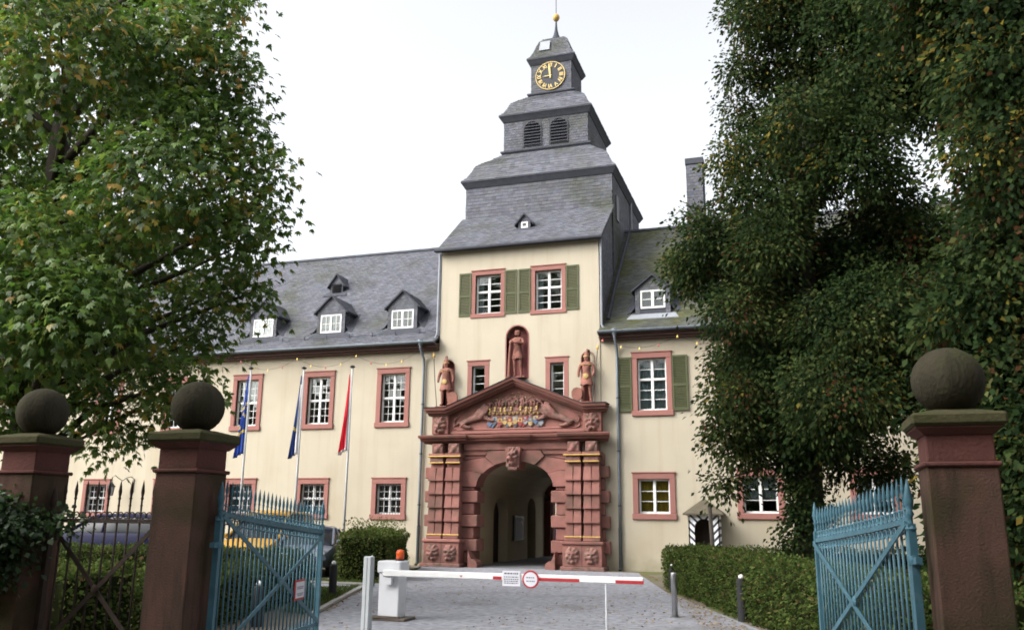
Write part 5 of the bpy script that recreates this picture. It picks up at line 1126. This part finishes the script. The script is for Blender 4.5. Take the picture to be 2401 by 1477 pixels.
# ------------------------------------------------------------------ hedges and ivy
HG = [(.035,.06,.014),(.055,.085,.02),(.08,.115,.028),(.11,.15,.035),(.15,.13,.05),(.10,.055,.03)]
def hedge(label, a, b, width, h, dens=750, leaf=.058, wts=(.24,.3,.24,.12,.06,.04), shag=.05, tall=0):
    a, b = Vector((*a,0)), Vector((*b,0)); d = (b-a).normalized(); s = Vector((d.y,-d.x,0)); L = (b-a).length
    t = thing('hedge', label, 'hedge', tuple(a+(b-a)*.5)); W = width; o = .07
    q = [a+d*o+s*o*(1 if W > 0 else -1), b-d*o+s*o*(1 if W > 0 else -1), b-d*o+s*(W-o*(1 if W > 0 else -1)), a+d*o+s*(W-o*(1 if W > 0 else -1))]
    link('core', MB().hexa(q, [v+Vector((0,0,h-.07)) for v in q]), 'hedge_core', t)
    parts = []; A = np.array(a); Dn = np.array(d); Sn = np.array(s)*(1 if W > 0 else -1); Wa = abs(W)
    faces = [(A, Dn*L, np.array([0,0,h]), -Sn), (A+Sn*Wa, Dn*L, np.array([0,0,h]), Sn), (A, Sn*Wa, np.array([0,0,h]), -Dn), (A+Dn*L, Sn*Wa, np.array([0,0,h]), Dn), (A+np.array([0,0,h]), Dn*L, Sn*Wa, np.array([0,0,1.]))]
    for o_, u, v, nn in faces:
        ar = np.linalg.norm(u)*np.linalg.norm(v); n = int(ar*dens)
        p, q_ = RNG.random((n,1)), RNG.random((n,1)); Pn = o_+u*p+v*q_; wob = np.sin(Pn[:,0]*3.1+Pn[:,2]*4)*np.sin(Pn[:,1]*2.7+1.3*Pn[:,2])
        Pn = Pn+nn*(RNG.normal(size=(n,1))*.035+wob[:,None]*shag)
        if nn[2] > .5 and tall: up_ = RNG.random(n) < .12; Pn[up_,2] += RNG.random(up_.sum())*tall
        D = unit(nn*.7+RNG.normal(size=(n,3))*.6+np.array([0,0,.15])); N2 = unit(nn+np.array([0,0,.5])+RNG.normal(size=(n,3))*.5); N2 = unit(N2-D*np.sum(N2*D,1,keepdims=True))
        cl = (np.sin(Pn[:,0]*5)*np.sin(Pn[:,1]*4.3+1)*np.sin(Pn[:,2]*6)); tint = palette(n, HG, wts)*(1+.25*cl[:,None])*RNG.uniform(.8,1.2,(n,1))
        Ls = leaf*RNG.uniform(.7,1.4,n); parts.append(leaf_arrays(Pn, D, N2, Ls, Ls*.6, tint, .1))
    V, F, T_ = merge(parts); o2 = tintmesh('foliage', V, F, T_, 'leaf', t); o2.location = -WP[t.name]
hedge('long clipped hedge along the right edge of the drive', (6.35,-7.2), (10.95,-20.6), -1.25, 1.0, 900)
hedge('clipped hedge running right in front of the sentry box', (7.7,-6.9), (17,-4.9), -.9, .98, 500)
hedge('loose bushy hedge left of the portal at the edge of the drive', (-2.45,-8.6), (-4.6,-2.4), 1.25, 1.2, 900, .065, (.16,.28,.28,.16,.08,.04), .13, .4)
hedge('low clipped hedge behind the left gate leaf and footgate', (-.75,-12.9), (-18,-13.7), -1.1, .93, 560, .07, (.14,.26,.28,.22,.07,.03))
hedge('short clipped hedge beside the drive just inside the left gate leaf', (1.15,-19.2), (-.55,-13.2), -1.15, .8, 600, .06)
hedge('leafy hedge just behind the rusty footgate', (1.25,-20.7), (-6,-18.6), -1.1, .98, 600, .07, (.2,.3,.26,.14,.06,.04), .08)
wl = thing('garden_wall', 'low reddish stone wall left of the far left pier', 'wall', (-3,-23.1,0))
for r in range(4):
    x = 1.45
    while x > -9:
        w = random.uniform(.5,.9); x2 = max(-9, x-w); link('stone', MB().cbox(x2+.006,x-.006,-23.28+random.uniform(-.012,.012),-22.95,r*.32+.004,r*.32+.314,.015), 'pillar_neck', wl); x = x2
link('coping', MB().cbox(-9,1.46,-23.33,-22.9,1.28,1.38,.02), 'pillar_cap', wl)
iv = thing('ivy', 'dark green ivy hanging over the far left pier and wall', 'ivy', (1.4,-23.4,.6))
IV = [(1.95,-23.42,1.62,.2),(1.7,-23.45,1.75,.26),(1.45,-23.45,1.72,.32),(1.2,-23.42,1.6,.38),(.9,-23.35,1.55,.45),(1.6,-23.48,1.42,.28),(1.35,-23.5,1.3,.3),(1.85,-23.45,1.36,.2),(.4,-23.3,1.5,.45),(2.2,-23.3,1.68,.13),(2.4,-23.25,1.66,.09),(1.75,-23.48,1.14,.16),(1.15,-23.5,1.15,.25),(-.2,-23.3,1.45,.45),(1.55,-23.47,1.6,.3),(1.25,-23.5,1.45,.35),(1.75,-23.46,1.52,.25),(1.4,-23.48,1.1,.25)]
IG = [(.022,.048,.014),(.034,.07,.02),(.05,.095,.03),(.075,.12,.045)]
V, F, T_ = crown_arrays(IV, 900, 12, .085, .062, .055, IG, [.3,.35,.25,.1], hang=.5, shell=.6, flat=.5); o = tintmesh('foliage', V, F, T_, 'leaf_gloss', iv); o.location = -WP[iv.name]
# grass verge and leaf litter
def scatter(name, label, cat, n, pts_fn, L, W, cols, wts, up_=True, m='leaf', z=.01):
    Pn = pts_fn(n); n = len(Pn)
    if up_: D = unit(RNG.normal(size=(n,3))*.35+np.array([0,0,1.])); N2 = unit(RNG.normal(size=(n,3))*np.array([1,1,.1]))
    else: D = unit(RNG.normal(size=(n,3))*np.array([1,1,.12])); N2 = unit(RNG.normal(size=(n,3))*.25+np.array([0,0,1.]))
    N2 = unit(N2-D*np.sum(N2*D,1,keepdims=True)); Ls = L*RNG.uniform(.6,1.4,n)
    V, F, T_ = leaf_arrays(Pn, D, N2, Ls, Ls*W/L, palette(n, cols, wts)*RNG.uniform(.8,1.2,(n,1)), 0)
    o = tintmesh(name, V, F, T_, m, kind='stuff'); tag(o, label, cat)
def tri_pts(polys):
    def f(n):
        out = []; ars = [abs(np.cross(np.subtract(b,a), np.subtract(c,a))) for a,b,c in polys]; tot = sum(ars)
        for (a,b,c), ar in zip(polys, ars):
            k = int(n*ar/tot); u, v = RNG.random((k,1)), RNG.random((k,1)); s = (u+v) > 1; u = np.where(s,1-u,u); v = np.where(s,1-v,v)
            p = np.array(a)+(np.array(b)-np.array(a))*u+(np.array(c)-np.array(a))*v; out.append(np.c_[p, np.full(k, .012)])
        return np.concatenate(out)
    return f
scatter('grass', 'strip of mown grass in front of the bushy left hedge', 'grass', 16000, tri_pts([((-1.05,-9.6),(-1.0,-8.7),(-12,-8.9)),((-1.05,-9.6),(-12,-8.9),(-12,-9.9)),((-1.0,-9.5),(-.7,-8.7),(-3.0,-1.5)),((.9,-16.6),(1.35,-16.6),(-.9,-10.2)),((.9,-16.6),(-.9,-10.2),(-1.6,-11.5))]), .07, .012, HG[:4], [.2,.3,.3,.2])
scatter('leaf_litter', 'fallen yellow and brown leaves strewn over the gravel drive', 'fallen leaves', 3600, lambda n: np.concatenate([tri_pts([((9.8,-21.5),(6.2,-7.2),(4.5,-13.5)),((9.8,-21.5),(4.5,-13.5),(4.5,-21.5))])(int(n*.3)), tri_pts([((9.6,-17.6),(6.3,-7.2),(8.6,-17.6))])(int(n*.28)), tri_pts([((1.7,-16.3),(-3.2,-1.0),(3,-8)),((1.7,-16.3),(4.6,-1.6),(3,-20))])(int(n*.22)), tri_pts([((.6,-16),(1.5,-16),(-.8,-9.8)),((4.6,-.8),(6.6,-6.4),(5.0,-2.6))])(int(n*.2))]), .05, .035, [(.34,.22,.05),(.26,.17,.07),(.17,.10,.05),(.40,.32,.14)], [.3,.3,.25,.15], False)
# ------------------------------------------------------------------ cars
def loft(rings):
    mb = MB(); k = len(rings[0])
    for r in rings: mb.v += r
    for i in range(len(rings)-1):
        for j in range(k): mb.f.append((i*k+j, i*k+(j+1)%k, (i+1)*k+(j+1)%k, (i+1)*k+j))
    mb.f += [tuple(range(k))[::-1], tuple(range((len(rings)-1)*k, len(rings)*k))]; return mb
def car(label, paint, at, rot, body, cabin, roofm=None, wb=1.3, wr=.33, group='parked cars'):
    c = thing('parked_car', label, 'car', at, group, local=True); hw = max(s[3] for s in body)
    rings = []
    for x, zl, zb, h in body:
        half = [(0,zl),(h*.86,zl),(h*.965,zl+.1),(h,zl+.4*(zb-zl)),(h*.99,zb-.1),(h*.93,zb-.015),(h*.5,zb+.02),(0,zb+.03)]
        rings.append([(x,y,z) for y,z in half]+[(x,-y,z) for y,z in half[-2:0:-1]])
    bo = link('body', autosmooth(loft(rings).mesh('body'), 40), paint, c)
    rings = []; rr_ = []
    for x, zb, zr, h in cabin:
        half = [(0,zb-.1),(h*.93,zb-.1),(h*.92,zb),(h*.86,zb+.6*(zr-zb)),(h*.78,zr-.06),(0,zr-.03)]
        rings.append([(x,y,z) for y,z in half]+[(x,-y,z) for y,z in half[-2:0:-1]])
    link('glasshouse', autosmooth(loft(rings).mesh('glasshouse'), 40), 'car_glass', c)
    top = max(s[2] for s in cabin); rt_ = [s for s in cabin if s[2] > top-.14]
    for x, zb, zr, h in rt_:
        half = [(0,zr-.05),(h*.79,zr-.08),(h*.795,zr-.05),(h*.72,zr),(h*.4,zr+.02),(0,zr+.025)]; rr_.append([(x,y,z) for y,z in half]+[(x,-y,z) for y,z in half[-2:0:-1]])
    link('roof', autosmooth(loft(rr_).mesh('roof'), 40), paint, c)
    for s in (-1, 1):
        pl = MB()
        for (xa,za,ra,ha),(xb,zb_,rb,hb_) in zip(cabin, cabin[1:]):
            if abs(ra-rb) > .12:
                pl.tube([(xa,s*(ha*.80 if ra > za+.1 else ha*.92),ra-.05 if ra > za+.1 else za),(xb,s*(hb_*.80 if rb > zb_+.1 else hb_*.92),rb-.05 if rb > zb_+.1 else zb_)], .035, 6)
        mid = [s_ for s_ in cabin if s_[2] > top-.05]; xm = (mid[0][0]+mid[-1][0])/2; h = mid[0][3]; zb0 = mid[0][1]
        pl.tube([(xm,s*h*.925,zb0),(xm-.04,s*h*.87,zb0+.6*(top-zb0)),(xm-.08,s*h*.79,top-.06)], .04, 6)
        link('window_pillars', pl, paint, c, kind='stuff')
        front = body[-1]; b1 = body[-3]
        link('headlight', MB().hexa([(front[0]-.12,s*front[3]*.55,.58),(front[0]+.025,s*front[3]*.55,.6),(front[0]-.02,s*front[3]*.93,.6),(front[0]-.2,s*front[3]*1.0,.6)],[(front[0]-.12,s*front[3]*.55,.72),(front[0]+.01,s*front[3]*.55,.72),(front[0]-.03,s*front[3]*.93,.74),(front[0]-.2,s*front[3]*1.0,.74)]), 'headlight', c)
        wsx = [s_ for s_ in cabin][-1]
        mi = link('mirror', MB().cbox(wsx[0]-.28,wsx[0]-.16,s*hw*.98-.09+s*.1,s*hw*.98+.09+s*.1,wsx[1]+.0,wsx[1]+.15,.03), paint, c)
        for x in (-wb, wb):
            w = link('wheel', MB().lathe([(wr*.62,-.1),(wr*.95,-.105),(wr,-.06),(wr,.06),(wr*.95,.105),(wr*.62,.1)], 22, (0,0,0), 'y').mesh('tyre', True), 'tyre', c, at=(x,s*(hw-.11),wr))
            link('rim', MB().lathe([(wr*.6,.0),(wr*.6,.09),(wr*.3,.1),(.001,.07)] if s > 0 else [(.001,-.07),(wr*.3,-.1),(wr*.6,-.09),(wr*.6,0)], 14, (x,s*(hw-.11),wr), 'y'), 'rim', w)
        link('sill_strip', MB().box(-wb+.4,wb-.4,s*hw*1.0-.01,s*hw*1.0+.012,.52,.55), 'car_trim', c)
    fx = body[-1][0]; hf = body[-1][3]
    link('bumper', MB().cbox(fx-.06,fx+.05,-hf*.95,hf*.95,.3,.5,.03), 'car_trim', c); link('grille', MB().cbox(fx-.02,fx+.035,-hf*.42,hf*.42,.56,.7,.02), 'car_trim', c)
    c.rotation_euler.z = rot; return c
sedan_b = [(-2.1,.42,.82,.72),(-1.95,.3,.9,.82),(-1.3,.24,.94,.86),(0,.22,.93,.87),(1.0,.24,.9,.87),(1.6,.26,.82,.85),(1.95,.32,.74,.8),(2.08,.4,.66,.72)]
sedan_c = [(-1.75,.9,.92,.84),(-1.0,.92,1.38,.85),(-.3,.93,1.43,.86),(.35,.93,1.40,.86),(1.2,.9,.93,.86)]
suv_b = [(-2.25,.5,1.0,.82),(-2.15,.36,1.16,.9),(-1.4,.3,1.2,.93),(0,.28,1.2,.94),(.9,.3,1.19,.94),(1.8,.34,1.1,.92),(2.15,.4,1.0,.88),(2.28,.5,.85,.8)]
suv_c = [(-2.2,1.15,1.18,.9),(-1.95,1.17,1.66,.9),(-.6,1.2,1.74,.92),(.3,1.2,1.71,.92),(1.15,1.17,1.2,.92)]
van_b = [(-2.1,.45,1.15,.82),(-2.05,.3,1.2,.88),(-1.3,.25,1.2,.9),(0,.25,1.18,.9),(.9,.27,1.1,.9),(1.6,.3,1.02,.88),(1.95,.34,.92,.84),(2.1,.42,.8,.76)]
van_c = [(-2.08,1.18,1.75,.86),(-1.8,1.18,1.84,.88),(0,1.18,1.88,.9),(.5,1.16,1.80,.9),(1.45,1.05,1.08,.88)]
car('dark blue off-road car parked side-on behind the footgate', 'car_navy', (-10.35,-8.3,0), R(184), suv_b, suv_c, wb=1.35, wr=.37)
car('yellow delivery car parked nose to the low hedge behind the left gate leaf', 'car_yellow', (-6.35,-6.0,0), R(-78), van_b, van_c)
car('silver-grey car parked beside the bushy hedge next to the yellow one', 'car_silver', (-4.75,-6.1,0), R(-68), sedan_b, sedan_c, wr=.31)
car('dark car standing in the courtyard, glimpsed through the passage', 'car_navy', (-5.3,21.5,0), R(170), suv_b, suv_c, wb=1.35, wr=.37)
# ------------------------------------------------------------------ courtyard building seen through the passage
CB = thing('courtyard_building', 'cream courtyard building glimpsed through the far arch of the passage', 'building', (-8,27,0))
cw = MB(); holes = []
for x in np.arange(-16, 3, 2.2):
    for z0, z1 in ((1.6,3.0),(4.4,6.0)): holes.append((x-.45,x+.45,z0,z1,0))
sheet(cw, -20, 6, 0, 7.2, holes, lambda x,t,z:(x,27+t,z), .25); cw.box(-20,6,31,31.3,0,7.2); link('wall', cw, 'stucco', CB)
for h in holes:
    f = MB(); s_ = .14
    for a in ((h[0]-s_,h[0],h[2]-s_,h[3]+s_),(h[1],h[1]+s_,h[2]-s_,h[3]+s_),(h[0],h[1],h[2]-s_,h[2]),(h[0],h[1],h[3],h[3]+s_)): f.box(a[0],a[1],26.95,27.1,a[2],a[3])
    w_ = link('window', f, 'sandstone_frame', CB); g = MB(); g.box(h[0],h[1],27.12,27.16,h[2],h[2]+.07); g.box((h[0]+h[1])/2-.04,(h[0]+h[1])/2+.04,27.12,27.16,h[2],h[3]); g.box(h[0],h[1],27.12,27.16,(h[2]+h[3])/2-.03,(h[2]+h[3])/2+.03); link('window_frame', g, 'white_paint', w_)
    link('pane', MB().box(h[0],h[1],27.17,27.18,h[2],h[3]), 'car_glass', w_)
link('roof', MB().hexa([(-20,26.6,7.15),(6,26.6,7.15),(6,31.4,7.15),(-20,31.4,7.15)],[(-20,26.7,7.25),(6,26.7,7.25),(6,29,10.5),(-20,29,10.5)]), 'slate_trim', CB)
